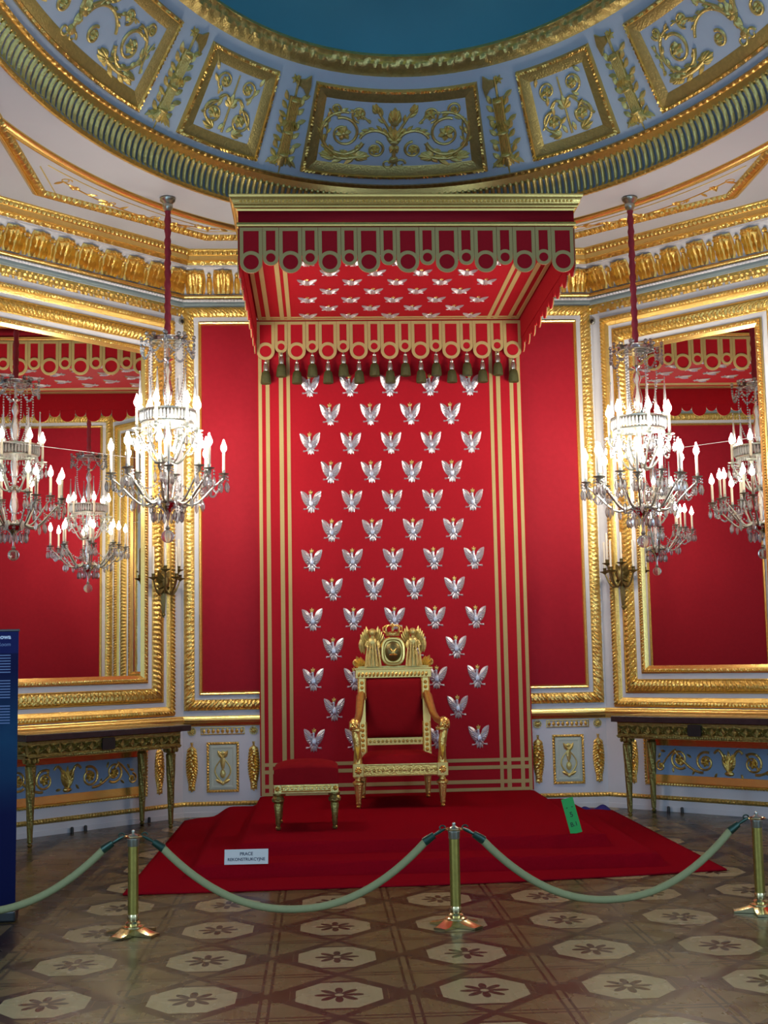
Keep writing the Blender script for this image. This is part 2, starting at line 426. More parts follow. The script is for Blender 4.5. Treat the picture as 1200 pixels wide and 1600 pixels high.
def dado_panel(w, u):
    b = MB(); b.xf = wall_xf; g = rect(u-.155, u+.155, .225, .70)
    b.sweep(g, HALF(0, .026, .014, 4), True, .006, waves(.030, .008, (0,1,1,1,0))); fr = b.build('panel_frame', 'gold', w)
    b = MB(); b.xf = wall_xf; b.box(u-.13, u+.13, .25, .675, .0005, .006); b.sweep(rect(u-.129, u+.129, .251, .674), [(0,.006),(.012,.010),(.030,.010),(.042,.004)], True)
    b.build('panel_field', 'celadon', fr)
    b = MB(); b.xf = lambda a, c, d: (u+a, -.006-d, .46+c)
    b.leaf(0, -.02, PI/2, .16, .05, .012)
    for q in (-1, 1):
        b.strip([(q*(.02+.055*sin(PI*t/10)), -.13+.2*t/10) for t in range(11)], .009, .006)
        b.leaf(0, .09, PI/2+q*.9, .085, .04, .014, -q*.3); b.leaf(0, -.15, PI/2+q*1.1, .08, .035, .012); b.leaf(q*.02,.13,PI/2+q*1.4,.06,.03,.012)
    b.dome(0, -.06, .028, .03, 8, .045); b.dome(0, .14, .02, .016, 7); b.dome(0,-.15,.02,.016,7)
    b.build('trophy_relief', 'gold_old', fr)
def wall_rosette(w, u, v=.805):
    b = MB(); b.xf = wall_xf; b.rosette(u, v, .033, 8, .014)
    b.sweep([(u+.042*cos(2*PI*i/16), v+.042*sin(2*PI*i/16)) for i in range(16)], HALF(0,.010,.012,3), True); b.build('rosette', 'gold_old', w)
def lines(w, half, cap=True):
    b = MB(); b.xf = wall_xf
    b.box(-half, half, .0, .10, 0, .022); b.box(-half, half, .0, .045, 0, .03); b.build('plinth', 'white', w, smooth=False)
    b = MB(); b.xf = wall_xf
    b.sweep([(-half,.10),(half,.10)], HALF(0,.042,.020,4), False, .006, waves(.030,.010,(0,1,1,1,0))); b.build('base_bead', 'gold', w)
    b = MB(); b.xf = wall_xf
    b.sweep([(-half,.850),(half,.850)], [(0,0),(.004,.012),(.012,.02),(.03,.022),(.046,.048),(.052,.052),(.064,.052),(.068,.03),(.078,.03),(.088,.018),(.10,.016),(.10,0)], False)
    b.build('dado_cap', 'gold_plain', w, auto=60)
lines(wb, HW); lines(wl, S45); lines(wr, SR); lines(wsl, HS); lines(wsr, HR)
for s in (-1, 1):
    for u in (1.375, 1.965): fruit_drop(wb, s*u); wall_rosette(wb, s*u)
    dado_panel(wb, s*1.67)
    b = MB(); b.xf = lambda u, v, w, s=s: (s*1.67+u, -w, .805+v)
    b.sweep(rect(-.21,.21,-.035,.035), [(0,0),(0,.008),(.006,.010),(.010,.004)], True); b.build('frieze_frame', 'gold_old', wb)
    bb = MB(); bb.xf = b.xf
    for i in range(9): bb.leaf(-.18+.045*i, -.022, PI/2, .045, .034, .012); bb.dome(-.18+.045*i, .014, .011, .010, 6)
    bb.build('leaf_relief', 'gold', wb)
red_panel(wb, -HW+.01, HW-.01)
for w, q, ym, yt in ((wsl, 1, (YC+YF)/2, YC-.01), (wsr, -1, (YR+YF)/2, YR-.01)):
    for y0, y1 in ((8.80, yt), (5.4, 7.9)):
        u = sorted((q*(y0-ym), q*(y1-ym))); red_panel(w, u[0], u[1])
    fruit_drop(w, q*(8.3-ym))

# added windows out of view, their glowing panes bring in cool fill light
M['daylight'] = emit('added_pane_glow', (.62, .82, 1), 2.5)
for k, (w, q, ym) in enumerate(((wsl, 1, (YC+YF)/2), (wsr, -1, (YR+YF)/2))):
    u = q*(4.2-ym); b = MB(); b.xf = wall_xf
    b.sweep(rect(u-.92, u+.92, 1.05, 4.6), [(0,0),(0,.05),(.04,.06),(.10,.06),(.12,.03),(.12,.01)], True)
    for du in (-.27, .27): b.box(u+du-.02, u+du+.02, 1.17, 4.48, .008, .03)
    for v in (1.9, 2.75, 3.6): b.box(u-.80, u+.80, v-.02, v+.02, .008, .03)
    o = tag(b.build('window_%d' % (k+1), 'white', loc=w.location, rot=w.rotation_euler, auto=60), kind='structure')
    b = MB(); b.xf = wall_xf; b.box(u-.81, u+.81, 1.16, 4.49, .002, .008); b.build('pane', 'daylight', o, smooth=False)

# ---- diagonal walls: low relief panel under the mirror
def low_panel(w, c=0):
    wall_xf = lambda u, v, w_: (u+c, -w_, v)
    b = MB(); b.xf = wall_xf; g = rect(-.86, .86, .25, .69)
    b.sweep(g, [(0,0),(0,.012),(.008,.02),(.016,.014),(.020,.020),(.085,.012),(.085,.0)], True, .02); f = b.build('relief_frame', 'gold_plain', w, auto=60)
    b = MB(); b.xf = wall_xf; b.sweep(rect(-.875,.875,.235,.705), HALF(0,.024,.016,4), True, .006, waves(.030,.009,(0,1,1,1,0))); b.build('relief_bead', 'gold', w)
    b = MB(); b.xf = wall_xf; b.box(-.78,.78,.33,.61,.001,.005); b.build('relief_field', 'mid_blue', w, smooth=False)
    b = MB(); b.xf = lambda u, v, w_: (u+c, -.006-w_, .47+v)
    for a in (-.6,-.3,0,.3,.6): b.leaf(0, -.09, PI/2+a, .19-.05*abs(a), .05, .02, -a*.3)
    b.acanthus(0, -.02, PI/2, .13, .04, .022, 5, 2.2)
    b.dome(0,-.10,.05,.02,8,.025)
    for q in (-1, 1):
        b.strip([(q*(.04+.10*t/10), .03+.06*sin(PI*t/10*.9)+.03*t/10) for t in range(11)], .014, .012)
        b.spiral(q*.235, -.005, .095, PI/2+q*.5, -q, 1.4, .013, .5)
        b.strip([(q*(.235+.02+.29*t/16), -.10+.0*t+.19*(t/16)**1.5-.02*sin(PI*t/16)) for t in range(17)], .013, .012)
        b.spiral(q*.50, .015, .095, -PI/2-q*.7, q, 1.4, .013, .5)
        b.strip([(q*(.50+.03+.16*t/10), .10-.16*(t/10)**1.6) for t in range(11)], .012, .008)
        b.spiral(q*.70, -.055, .05, PI/2, -q, 1.2, .010, .5)
        for t in range(9):
            uu = .12+.075*t; b.leaf(q*uu, -.10+.2*((t*37) % 10)/10, rnd.uniform(0,6.28), .055, .026, .014)
    b.build('scroll_relief', 'gold', w)
CR_ = 1.29-SR                      # middle of the right console and its relief panel
low_panel(wl); low_panel(wr, CR_)
fruit_drop(wl, -1.02); fruit_drop(wl, 1.02); fruit_drop(wr, .29-SR)

# ---- cornice round the room
b = MB()
b.sweep(OCT, [(0,4.80),(.012,4.80),(.012,4.87),(0,4.87)])
b.build('trim_1', 'white'); tag(bpy.data.objects['trim_1'], kind='structure')
def trim(name, prof, m, du=None, disp=None, auto=40, path=OCT):
    b = MB(); b.sweep(path, prof, False, du, disp); return tag(b.build(name, m, auto=auto), kind='structure')
trim('trim_2', [(0,4.875),(.014,4.88),(.024,4.895),(.028,4.915),(.028,4.94),(.022,4.96),(.01,4.975),(0,4.975)], 'gold', .009, leafy(.055,.030,(0,.9,1,1,1,1,.7,0)))
trim('trim_3', [(.0,4.98),(.030,4.982),(.036,4.99),(.036,5.004),(.03,5.02)], 'grey_line', auto=60)
trim('trim_4', [(.03,5.02),(.045,5.025),(.05,5.035),(.045,5.045),(.03,5.05)], 'white', .007, waves(.035,.010,(0,1,1,1,0)))
trim('trim_5', [(.03,5.05),(.055,5.052),(.062,5.062),(.062,5.075),(.05,5.085)], 'gold_plain', auto=70)
# bell frieze: white cove with gold bells standing on it
COVE = [(.03+.11*(i/8)**2.0, 5.085+.255*i/8) for i in range(9)]
trim('trim_6', COVE, 'white')
def cove_at(v, w):
    t = max(0, min(1, v/.255)); o = .03+.11*t*t; do = .22*t; l = math.hypot(do, .255)
    return o-(-.255/l)*w*1.0, 5.085+v-(do/l)*w*.6
def bells(path, name):
    b = MB(); n = len(path)
    P = [Vector(p) for p in path]
    for i in range(n-1):
        A, B_ = P[i], P[i+1]; d = (B_-A).normalized(); nn = Vector((-d.y, d.x)); L = (B_-A).length
        k = max(1, int(round((L-.05)/.262))); st = L/k
        for a in range(k):
            c = (a+.5)*st
            def xf(u, v, w, c=c):
                o, z = cove_at(v, w); p = A+d*(c+u)+nn*o; return (p.x, p.y, z)
            b.xf = xf
            b.grid(lambda i_, j: ((i_/16-.5)*.205*(.86+.14*sin(PI*j/8)), .012+.222*j/8, .050*sin(PI*i_/16)**.5*(.55+.6*j/8)*(1-.5*max(0, j-6.5)/1.5)*(.82+.18*abs(cos(PI*i_/16*5)))), 16, 8)
            for q in (-.062, -.022, .022, .062): b.leaf(q, .010, PI/2-q*1.2, .135, .042, .078); b.leaf(q*1.1, .09, PI/2-q*1.5, .11, .030, .088)
            for q in (-.066, -.033, 0, .033, .066): b.dome(q, .222-abs(q)*.25, .022, .080, 7, .020)
            b.xf = lambda u, v, w, c=c: xf(u+st/2, v, w)
            b.grid(lambda i_, j: ((i_/6-.5)*.060*(.7+.3*sin(PI*j/6)), .012+.155*j/6, .030*sin(PI*i_/6)*(.6+.4*j/6)), 6, 6)
            for q in (-.014, .014): b.leaf(q, .02, PI/2-q*4, .14, .030, .046)
            b.dome(0, .188, .024, .055, 8)
    return tag(b.build(name, 'gold'), kind='structure')
bells(OCT, 'trim_7')
trim('trim_8', [(.14,5.34),(.165,5.342),(.165,5.350),(.17,5.352)], 'white', auto=60)
trim('trim_9', [(.17,5.352),(.185,5.358),(.20,5.375),(.205,5.385)], 'gold', .010, leafy(.09,.030,(0,.8,1,0)))
trim('trim_10', [(.205,5.385),(.215,5.39),(.215,5.435),(.225,5.44)], 'gold_plain', auto=50)
trim('trim_11', [(.225,5.44),(.238,5.446),(.244,5.458),(.24,5.47),(.228,5.478),(.235,5.485),(.235,5.5)], 'gold', .009, waves(.05,.018,(0,1,1,1,.2,0,0)))

# ---- ceiling with an oval opening, its mouldings, the coved frieze and the dome
YO = 7.5
def ell(a, k, z, th): return Vector((a*sin(th), YO+k*a*cos(th), z))
NT = 240
def cast_out(th):
    dx, dy = sin(th)*2.92, cos(th)*2.92*1.44
    best = 9e9
    pts = OCT+[OCT[0]]
    for i in range(len(pts)-1):
        (x1,y1),(x2,y2) = pts[i], pts[i+1]; ex, ey = x2-x1, y2-y1
        den = dx*ey-dy*ex
        if abs(den) < 1e-9: continue
        t = ((x1-0)*ey-(y1-YO)*ex)/den; s = ((x1)*dy-(y1-YO)*dx)/den
        if t > 0 and -1e-6 <= s <= 1+1e-6: best = min(best, t)
    return Vector((dx*best, YO+dy*best, ZC))
b = MB(); b.grid(lambda i, j: ell(2.90,1.44,ZC,2*PI*i/NT) if j == 0 else cast_out(2*PI*i/NT), NT, 1, True)
tag(b.build('ceiling', 'ceil_white', smooth=False, solid=0), kind='structure')
def ring(prof, m, name, disp=None, n=NT, auto=50):      # prof: (a, k, z)
    b = MB()
    def fn(i, j):
        a, k, z = prof[j]; th = 2*PI*i/n
        q = disp(th, j) if disp else 0
        return ell(a-q*.7, k, z-q*.7, th)
    b.grid(fn, n, len(prof)-1, True); return tag(b.build(name, m, auto=auto), kind='structure')
ring([(2.92,1.44,5.50),(2.905,1.44,5.485),(2.885,1.44,5.485),(2.875,1.44,5.50),(2.875,1.44,5.515)], 'gold', 'trim_12', lambda th,j: .008*(.5+.5*cos(th*420))*(0,1,1,.5,0)[j], 1680)
ring([(2.93,1.44,5.515),(2.93,1.44,5.58),(2.90,1.44,5.66),(2.85,1.44,5.71)], 'pale_blue', 'trim_13')
b = MB()
for i in range(330):
    th = 2*PI*i/330
    if cos(th) < -.35: continue
    prof = [(2.870,5.515),(2.895,5.55),(2.89,5.60),(2.865,5.66),(2.825,5.705)]
    pts = [ell(a,1.44,z,th) for a,z in prof]; nx = ell(2.9,1.44,5.6,th+.003)-ell(2.9,1.44,5.6,th-.003); nx.normalize()
    inn = Vector((-sin(th),-cos(th),-.55)).normalized(); vs = []
    for k_, p in enumerate(pts):
        r = (.016,.018,.019,.020,.021)[k_]
        for o, w in ((-1,0),(-.6,.8),(0,1.1),(.6,.8),(1,0)): vs.append(p+nx*o*r+inn*w*r)
    b.add(vs, [(k_*5+j, k_*5+j+1, (k_+1)*5+j+1, (k_+1)*5+j) for k_ in range(4) for j in range(4)])
    p = ell(2.822,1.44,5.712,th); b.ball(p, .020, 6, 4)
tag(b.build('trim_14', 'gold_old'), kind='structure')
ring([(2.845,1.44,5.705),(2.815,1.44,5.712),(2.81,1.44,5.73),(2.80,1.44,5.765)], 'gold_plain', 'trim_15')
ring([(2.80,1.44,5.765),(2.785,1.44,5.768),(2.775,1.44,5.785),(2.785,1.44,5.80),(2.80,1.44,5.80)], 'gold', 'trim_16', lambda th,j: .008*(.5+.5*cos(th*300))*(0,1,1,.5,0)[j], 1500)

PR = ((5.80,2.80,1.44),(6.5,2.15,1.5))
def S(th, t):
    z = PR[0][0]+.7*t; a = PR[0][1]-.65*t; k = 1.44+.06*t
    return Vector((a*sin(th), YO+k*a*cos(th), z))
def Sn(th, t):
    e = 1e-3; du = S(th+e,t)-S(th-e,t); dv = S(th,t+e)-S(th,t-e)
    n = du.cross(dv).normalized()
    return n if n.z < 0 else -n
def frieze_xf(thc, tc):
    e = 1e-3; lu = (S(thc+e,tc)-S(thc-e,tc)).length/(2*e); lv = (S(thc,tc+e)-S(thc,tc-e)).length/(2*e)
    return (lambda u, v, w: S(thc+u/lu, tc+v/lv)+Sn(thc+u/lu, tc+v/lv)*w), lu, lv
fb = MB(); fb.grid(lambda i, j: S(2*PI*i/NT, j/4), NT, 4, True)
frz = tag(fb.build('wall_cove', 'pale_blue'), kind='structure')
ring([(2.17,1.5,6.48),(2.13,1.5,6.485),(2.11,1.5,6.50),(2.09,1.5,6.51),(2.075,1.5,6.535),(2.075,1.5,6.555),(2.06,1.5,6.575),(2.045,1.5,6.58),(2.045,1.5,6.60)], 'gold_old', 'trim_17',
     lambda th,j: (0,.012,.02,.03,.03,.02,.016,.016,0)[j]*(.3+.7*abs(sin(th*70+j*.8))*(.6+.4*cos(th*47+j))), 1900)
b = MB(); b.grid(lambda i, j: ell(2.05*cos(PI/2*j/14),1.5,6.58+.95*sin(PI/2*j/14),2*PI*i/96), 96, 13, True)
tag(b.build('dome', 'teal', auto=180), kind='structure')

def frieze_panel(th0, th1, kind):
    thc = (th0+th1)/2; xf, lu, lv = frieze_xf(thc, .47); hw = (th1-th0)/2*lu; hh = .40*lv
    g = rect(-hw, hw, -hh, hh)
    b = MB(); b.xf = xf
    b.sweep(g, [(0,0),(.0,.02),(.012,.034),(.026,.036),(.036,.026)], True, .016, waves(.036,.012,(0,0,1,1,0)))
    fr = b.build('panel_frame', 'gold', frz)
    b = MB(); b.xf = xf; b.sweep(g, [(.036,.026),(.045,.026),(.12,.004),(.125,.002)], True, .06); b.build('cove_band', 'gold_old', fr)
    W_, H_ = hw-.125, hh-.125
    b = MB(); b.xf = lambda u, v, w: xf(u, v, w+.004)
    if kind == 'small':
        b.strip([(0,-H_*.9+1.8*H_*t/10) for t in range(11)], .012, .008)
        b.acanthus(0, -.02, PI/2, H_*.42, .05, .02, 5, 2.4)
        for q in (-1, 1):
            b.spiral(q*W_*.50, -H_*.42, W_*.36, PI/2, -q, 1.3, .014, .55); b.spiral(q*W_*.46, H_*.58, W_*.30, -PI/2, q, 1.3, .012, .55)
            b.strip([(q*(.01+W_*.45*t/8), H_*.05+H_*.16*sin(t/8*PI)) for t in range(9)], .014, .010)
            b.strip([(q*(W_*.9-.02*t), -H_*.55+H_*.75*t/9) for t in range(10)], .012, .006)
            for t in range(6): b.leaf(q*W_*(.15+.14*t), H_*(-.85+.33*t), rnd.uniform(.6,2.4), .085, .040, .018)
            b.acanthus(q*W_*.35, -H_*.86, PI/2-q*1.2, .13, .045, .02, 4, 1.4)
    else:
        arc = lambda cu, cv, R, a0, a1, n=16, sy=1: [(cu+R*cos(a0+(a1-a0)*i/n), cv+sy*R*sin(a0+(a1-a0)*i/n)) for i in range(n+1)]
        b.strip([(0,-H_*.85+1.5*H_*t/10) for t in range(11)], .020, .010)
        b.acanthus(0, H_*.38, PI/2, H_*.50, .075, .03, 5, 1.5); b.acanthus(0, -H_*.16, PI/2, H_*.40, .07, .03, 5, 2.6); b.acanthus(0, -H_*.35, -PI/2, H_*.30, .05, .025, 5, 2.0)
        b.dome(0,-H_*.80,.042,.035); b.dome(0,-H_*.22,.05,.035,8,.03); b.dome(0, H_*.40,.045,.03)
        for q in (-1, 1):
            U = lambda P_: [(q*u, v) for u, v in P_]
            b.spiral(q*.055, -H_*.92, .045, 0, q, 1, .012, 0)
            b.vine(U([(.02+W_*.24*t/9, -H_*.05+H_*.85*(t/9)**.8) for t in range(10)]), .015, .010, 3, .08, .035); b.acanthus(q*W_*.25, H_*.68, PI/2-q*.4, H_*.34, .05, .02, 4, 1.3)
            b.vine(U(arc(W_*.26, -H_*.30, W_*.22, PI*.95, PI*.12, 16, .9)), .018, .014, 6, .075, .034, side=q)
            b.spiral(q*W_*.25, -H_*.47, H_*.26, PI/2, q, 1.3, .014, .62)
            b.vine(U(arc(W_*.70, -H_*.02, H_*.66, PI*1.12, PI*2.55, 26)), .020, .013, 12, .075, .034)
            b.spiral(q*W_*.70, -H_*.02, H_*.50, PI*.35 if q > 0 else PI*.65, q, 1.1, .016, .50, 30)
            b.vine(U([(W_*(.48+.44*t/9), -H_*(.72+.10*sin(PI*t/9))) for t in range(10)]), .024, .014, 7, .11, .048, .024)
            b.acanthus(q*W_*.52, -H_*.72, PI/2+q*1.5, .14, .06, .025, 5, 1.3); b.acanthus(q*W_*.80, -H_*.78, PI/2-q*1.5, .13, .055, .025, 5, 1.2)
            b.spiral(q*W_*.50, H_*.60, H_*.25, -PI/2, q, 1.2, .012, .75); b.spiral(q*W_*.84, H_*.70, H_*.20, PI, -q, 1.3, .012, .5)
            b.vine(U([(W_*(.34+.30*t/9), H_*(.36+.30*sin(PI*t/9*.6))) for t in range(10)]), .011, .008, 5, .05, .022)
            b.vine(U([(W_*(.95-.03*sin(PI*t/9)), H_*(-.5+.95*t/9)) for t in range(10)]), .011, .007, 5, .055, .024)
    b.build('scroll_relief', 'gold_old', fr)
def fasces(thc):
    xf, lu, lv = frieze_xf(thc, .45); b = MB(); b.xf = lambda u, v, w: xf(u, v, w+.002); H = .44*lv
    for i in range(6): b.strip([(-.040+.016*i, -H*.66), (-.034+.0136*i, -H*.1), (-.046+.0184*i, H*.58)], .010, .011, 2.6)
    b.strip([(0,-H*1.03),(0,-H*.8)], .004, .010, 1); b.strip([(0,-H*.84),(0,-H*.62)], .030, .046, .7)
    b.strip([(0,H*.5),(0,H*.98)], .012, .014)
    s = 1 if thc > 0 else -1
    b.prism([(-s*.012,H*.80),(-s*.06,H*.76),(-s*.11,H*.62),(-s*.130,H*.84),(-s*.115,H*1.04),(-s*.06,H*.95),(-s*.012,H*.93)], .01, .026)
    for a in range(6): b.leaf(s*.035, H*.90, PI*2*a/6, .048, .022, .02)
    for v in (-.60,-.14,.50): b.dome(0, H*v, .058, .055, 10, .022)
    for t in range(9):
        for q in (-1, 1):
            v = -H*.78+1.30*H*t/8+q*.02; a = .55+.35*((t*5+q) % 3)
            b.strip([(q*.03, v-.02), (q*.065, v+.005)], .006, .004); b.leaf(q*(.050+.010*((t*7) % 3)), v, PI/2-q*a, .090, .050, .03, q*.15)
    for t in range(7): b.leaf(-.045+.015*t, -H*.52-.02*abs(t-3), -PI/2+(t-3)*.28, .13, .045, .035)
    for t in range(5): b.leaf(-.03+.015*t, H*.1, -PI/2+(t-2)*.35, .10, .04, .045)
    b.build('fasces_relief', 'gold_old', frz)
frieze_panel(-.315, .315, 'long')
for s in (-1, 1):
    frieze_panel(min(s*.465,s*.745), max(s*.465,s*.745), 'small'); frieze_panel(min(s*.885,s*1.50), max(s*.885,s*1.50), 'long')
    for t in (.383, .815, 1.57): fasces(s*t)

# mouldings and spandrels on the flat ceiling
def cz(u, v, w): return (u, v, ZC-w)
LINE = [(XR-.58, 6.5),(XR-.58, YR-.12),(1.78, D-.54),(-1.78, D-.54),(-XS+.75, YC+.06),(-XS+.75, 6.5)]
b = MB(); b.xf = cz
b.sweep(LINE, [(0,0),(.0,.012),(.03,.03),(.045,.03),(.052,.015),(.058,.012)], False)
tag(b.build('trim_18', 'gold_plain', auto=60), kind='structure')
b = MB(); b.xf = cz
b.sweep(LINE, HALF(.058,.12,.030,6), False, .010, waves(.055,.022,(0,1,1,1,1,1,0)))
tag(b.build('trim_19', 'gold'), kind='structure')
b = MB(); b.xf = cz
for s in (-1, 1):
    pts = [(s*3.33*sin(t), YO+4.795*cos(t)) for t in [.26+(1.22-.26)*i/40 for i in range(41)]]
    if s > 0: pts = pts[::-1]
    b.sweep(pts, [(-.05,0),(-.05,.015),(-.02,.035),(.02,.035),(.05,.012),(.05,0)], False)
tag(b.build('trim_20', 'gold_plain', auto=60), kind='structure')
b = MB(); b.xf = cz
ln = MB(); ln.xf = cz
for s in (-1, 1):
    # thin inner line and running rinceau in each corner spandrel
    e0 = [(s*3.47*sin(t), YO+4.98*cos(t)) for t in [.50+(.98-.50)*i/20 for i in range(21)]]
    o1 = [(s*1.60, D-.82), (s*2.86, YC+.10)]
    for A in (e0, [(s*1.36,D-.75),(s*1.76,D-.75),(s*2.95,YC+.10),(s*2.95,YC-.55)]): ln.strip(A, .006, .006, 1)
    p0 = Vector((s*1.62, D-.83)); p1 = Vector((s*2.83, YC-.20)); mid = Vector((s*2.36, YC+.93-.03))
    for i in range(15):
        t = i/14; p = (1-t)**2*p0+2*t*(1-t)*mid+t*t*p1
        b.leaf(p.x, p.y, rnd.uniform(0,6.28), .10, .035, .012)
        if i % 3 == 1: b.rosette(p.x, p.y, .045, 6, .014)
        if i % 4 == 2: b.spiral(p.x+.03, p.y-.02, .05, rnd.uniform(0,6), s, 1.2, .007, 0, 14)
    b.strip([tuple((1-t)**2*p0+2*t*(1-t)*mid+t*t*p1) for t in [i/20 for i in range(21)]], .008, .008)
tag(ln.build('trim_21', 'gold_old'), kind='structure'); tag(b.build('trim_22', 'gold'), kind='structure')

# ------------------------------------------------------------------ mirrors
def make_mirror(w, label, u0, u1):
    t = empty('wall_mirror', w.location, w.rotation_euler.z, label, 'mirror', 'mirrors on the diagonal walls')
    g = rect(u0, u1, .96, 4.81)
    b = MB(); b.xf = wall_xf; b.sweep(g, [(0,.0),(0,.03),(.01,.038)], True); b.sweep(g, HALF(.010,.050,.018,4,.038), True, .007, waves(.036,.012,(0,1,1,1,0)))
    b.sweep(g, [(.050,.038),(.052,.03),(.078,.024),(.090,.016)], True); b.build('outer_moulding', 'gold', t)
    b = MB(); b.xf = wall_xf; b.sweep(g, [(.090,.016),(.132,.016)], True); b.sweep(g, [(.262,.020),(.318,.020)], True); b.build('painted_band', 'white', t)
    b = MB(); b.xf = wall_xf; b.sweep(g, [(.130,.016),(.132,.03),(.145,.034),(.150,.028)], True)
    b.sweep(g, HALF(.150,.255,.022,8,.024), True, .008, lambda s, j: .022*(0,.6,1,1,1,1,1,.6,0)[j]*abs(sin(PI*s/.052+abs(j-4)*.8)))
    b.sweep(g, [(.255,.028),(.258,.032),(.264,.026),(.266,.02)], True); b.build('carved_band', 'gold', t)
    b = MB(); b.xf = wall_xf; b.sweep(g, [(.316,.020),(.318,.034),(.330,.036)], True); b.sweep(g, HALF(.330,.362,.012,4,.034), True, .006, waves(.032,.010,(0,1,1,1,0)))
    b.sweep(g, [(.362,.034),(.385,.016),(.392,.012)], True); b.build('inner_moulding', 'gold_plain', t)
    for v0, v1 in ((1.345, 3.398), (3.402, 4.425)):
        b = MB(); b.xf = wall_xf; b.box(u0+.385, u1-.385, v0, v1, .004, .012); b.build('glass_plate', 'mirror', t, smooth=False)
    return t
make_mirror(wl, 'tall gilt framed mirror on the diagonal wall left of the throne', -1.18, 1.18)
make_mirror(wr, 'tall gilt framed mirror on the diagonal wall right of the throne', .12-SR, 2.15-SR)

# ------------------------------------------------------------------ eagle, lappet and tassel shapes
def eagle_mb(crown=True, two=False):
    b = MB(); S_ = .215
    b.xf = lambda u, v, w: (u, -w, v)
    for q in (-1, 1):
        for i, (tx, ty) in enumerate(((.104,.092),(.103,.064),(.097,.038),(.087,.012),(.073,-.014),(.056,-.038))):
            x0, y0 = .024, .012-.009*i
            b.leaf(q*x0, y0, math.atan2(ty-y0, q*(tx-x0)), math.hypot(tx-x0, ty-y0), .050, .014, q*.06)
        for i, (tx, ty) in enumerate(((.080,.060),(.074,.028),(.062,-.004))):
            x0, y0 = .016, .0-.014*i
            b.leaf(q*x0, y0, math.atan2(ty-y0, q*(tx-x0)), math.hypot(tx-x0, ty-y0), .040, .022, q*.06)
        b.strip([(q*.022,-.03),(q*.05,.01),(q*.082,.052),(q*.098,.088)], .012, .006, .9)
        b.strip([(q*.015,-.055),(q*.035,-.075),(q*.040,-.082)], .012, .006); b.strip([(q*.032,-.082),(q*.075,-.078)], .006, .004)
        b.leaf(q*.045,-.082,-q*.2 if q > 0 else PI+.2,.035,.014,.006)
        b.leaf(q*.006,-.062,-PI/2+q*.35,.062,.026,.009)
    b.dome(0,-.025,.026,.020,10,.048); b.leaf(0,-.05,-PI/2,.075,.034,.012)
    b.strip([(0,.005),(-.006,.03),(-.004,.048)], .014, .012); b.dome(-.006,.052,.014,.014,8)
    b.leaf(-.012,.053,PI+.25,.026,.012,.008)
    if two: b.mi = 1
    if crown:
        c = b if two else MB(); c.xf = b.xf
        for i in range(3): c.leaf(-.003,.066,PI/2+(i-1)*.6,.034,.018,.007)
        c.strip([(-.018,.068),(.012,.068)], .006, .006); c.dome(-.003,.100,.006,.006,6)
        if two: return b
        return b, c
    return b
EB, EC = eagle_mb()

def lappet_mb(hw, H, bw, cloth=0, braid=1):
    """one lappet of a pelmet: straight sides, round foot, gold braid border and ring; front faces -y, top at z = 0"""
    b = MB(); b.xf = lambda u, v, w: (u, -w, v); zc = -(H-hw); n = 18
    arc = [(hw*cos(PI+PI*i/n), zc+hw*sin(PI+PI*i/n)) for i in range(n+1)]
    b.mi = cloth; b.prism([(-hw,0)]+arc+[(hw,0)], -.006, .004)
    b.mi = braid
    for q in (-1, 1):
        x0, x1 = sorted((q*hw, q*(hw-bw))); b.box(x0, x1, zc, 0, .004, .009)
    b.box(-hw+bw, hw-bw, -bw, 0, .004, .009)
    b.sweep([(hw*cos(2*PI*i/32), zc+hw*sin(2*PI*i/32)) for i in range(32)], [(0,.0),(0,.010),(bw*.5,.012),(bw,.010),(bw,.003)], True)
    return b
def tassel(parent, loc, k=1.0):
    b = MB(); b.lathe([(0,0),(.006*k,-.002),(.007*k,-.02*k),(.018*k,-.025*k),(.014*k,-.035*k),(.020*k,-.05*k),(.024*k,-.085*k),(.020*k,-.10*k),(.026*k,-.108*k),(0,-.112*k)], 12)
    t = b.build('tassel', 'pewter', parent, loc)
    b = MB(); b.lathe([(.020*k,-.100*k),(.034*k,-.115*k),(.041*k,-.15*k),(.046*k,-.205*k),(.043*k,-.215*k),(0,-.21*k)], 16); b.build('skirt', 'tassel_green', t)
    return t

# ------------------------------------------------------------------ canopy over the throne
CF = 9.84; CB = 12.595; CW = 1.31
can = empty('throne_canopy', (0, CF, 4.82), 0, 'scarlet throne canopy with gold cornice and scalloped pelmets projecting above the throne', 'canopy')
Z0 = 4.82
b = MB(); path = [(-CW-.005, CB-CF), (-CW-.005, 0), (CW+.005, 0), (CW+.005, CB-CF)]     # room is on the right: offsets are negative outwards
b.sweep(path, [(.02,.135),(-.012,.135),(-.016,.150),(-.03,.155),(-.036,.165),(-.034,.175),(-.045,.185),(-.05,.205),(-.062,.225),(-.072,.236),(-.072,.252),(.02,.252)], False)
b.build('cornice', 'gold_plain', can, auto=50)
b = MB(); b.sweep(path, HALF(-.034,-.052,.0,2,.19), False)
for seg in ((-CW, CW, 0),):
    for i in range(88): b.ball((-CW+.015+i*(2*CW-.03)/87, -.052, .20), .011, 6, 4)
b.build('cornice_beads', 'gold', can)
b = MB(); b.sweep(path, [(.0,.04),(.0,.14)], False); b.build('cloth_band', 'red_dark', can, auto=60, solid=.012)
b = MB(); b.sweep(path, [(.0,.008),(-.012,.008),(-.018,.014),(-.018,.036),(-.012,.044),(.0,.044)], False); b.build('fillet', 'gold_plain', can, auto=60)
b = MB(); b.box(-CW, CW, 0, CB-CF, .225, .245); b.build('top_board', 'red_dark', can, smooth=False)
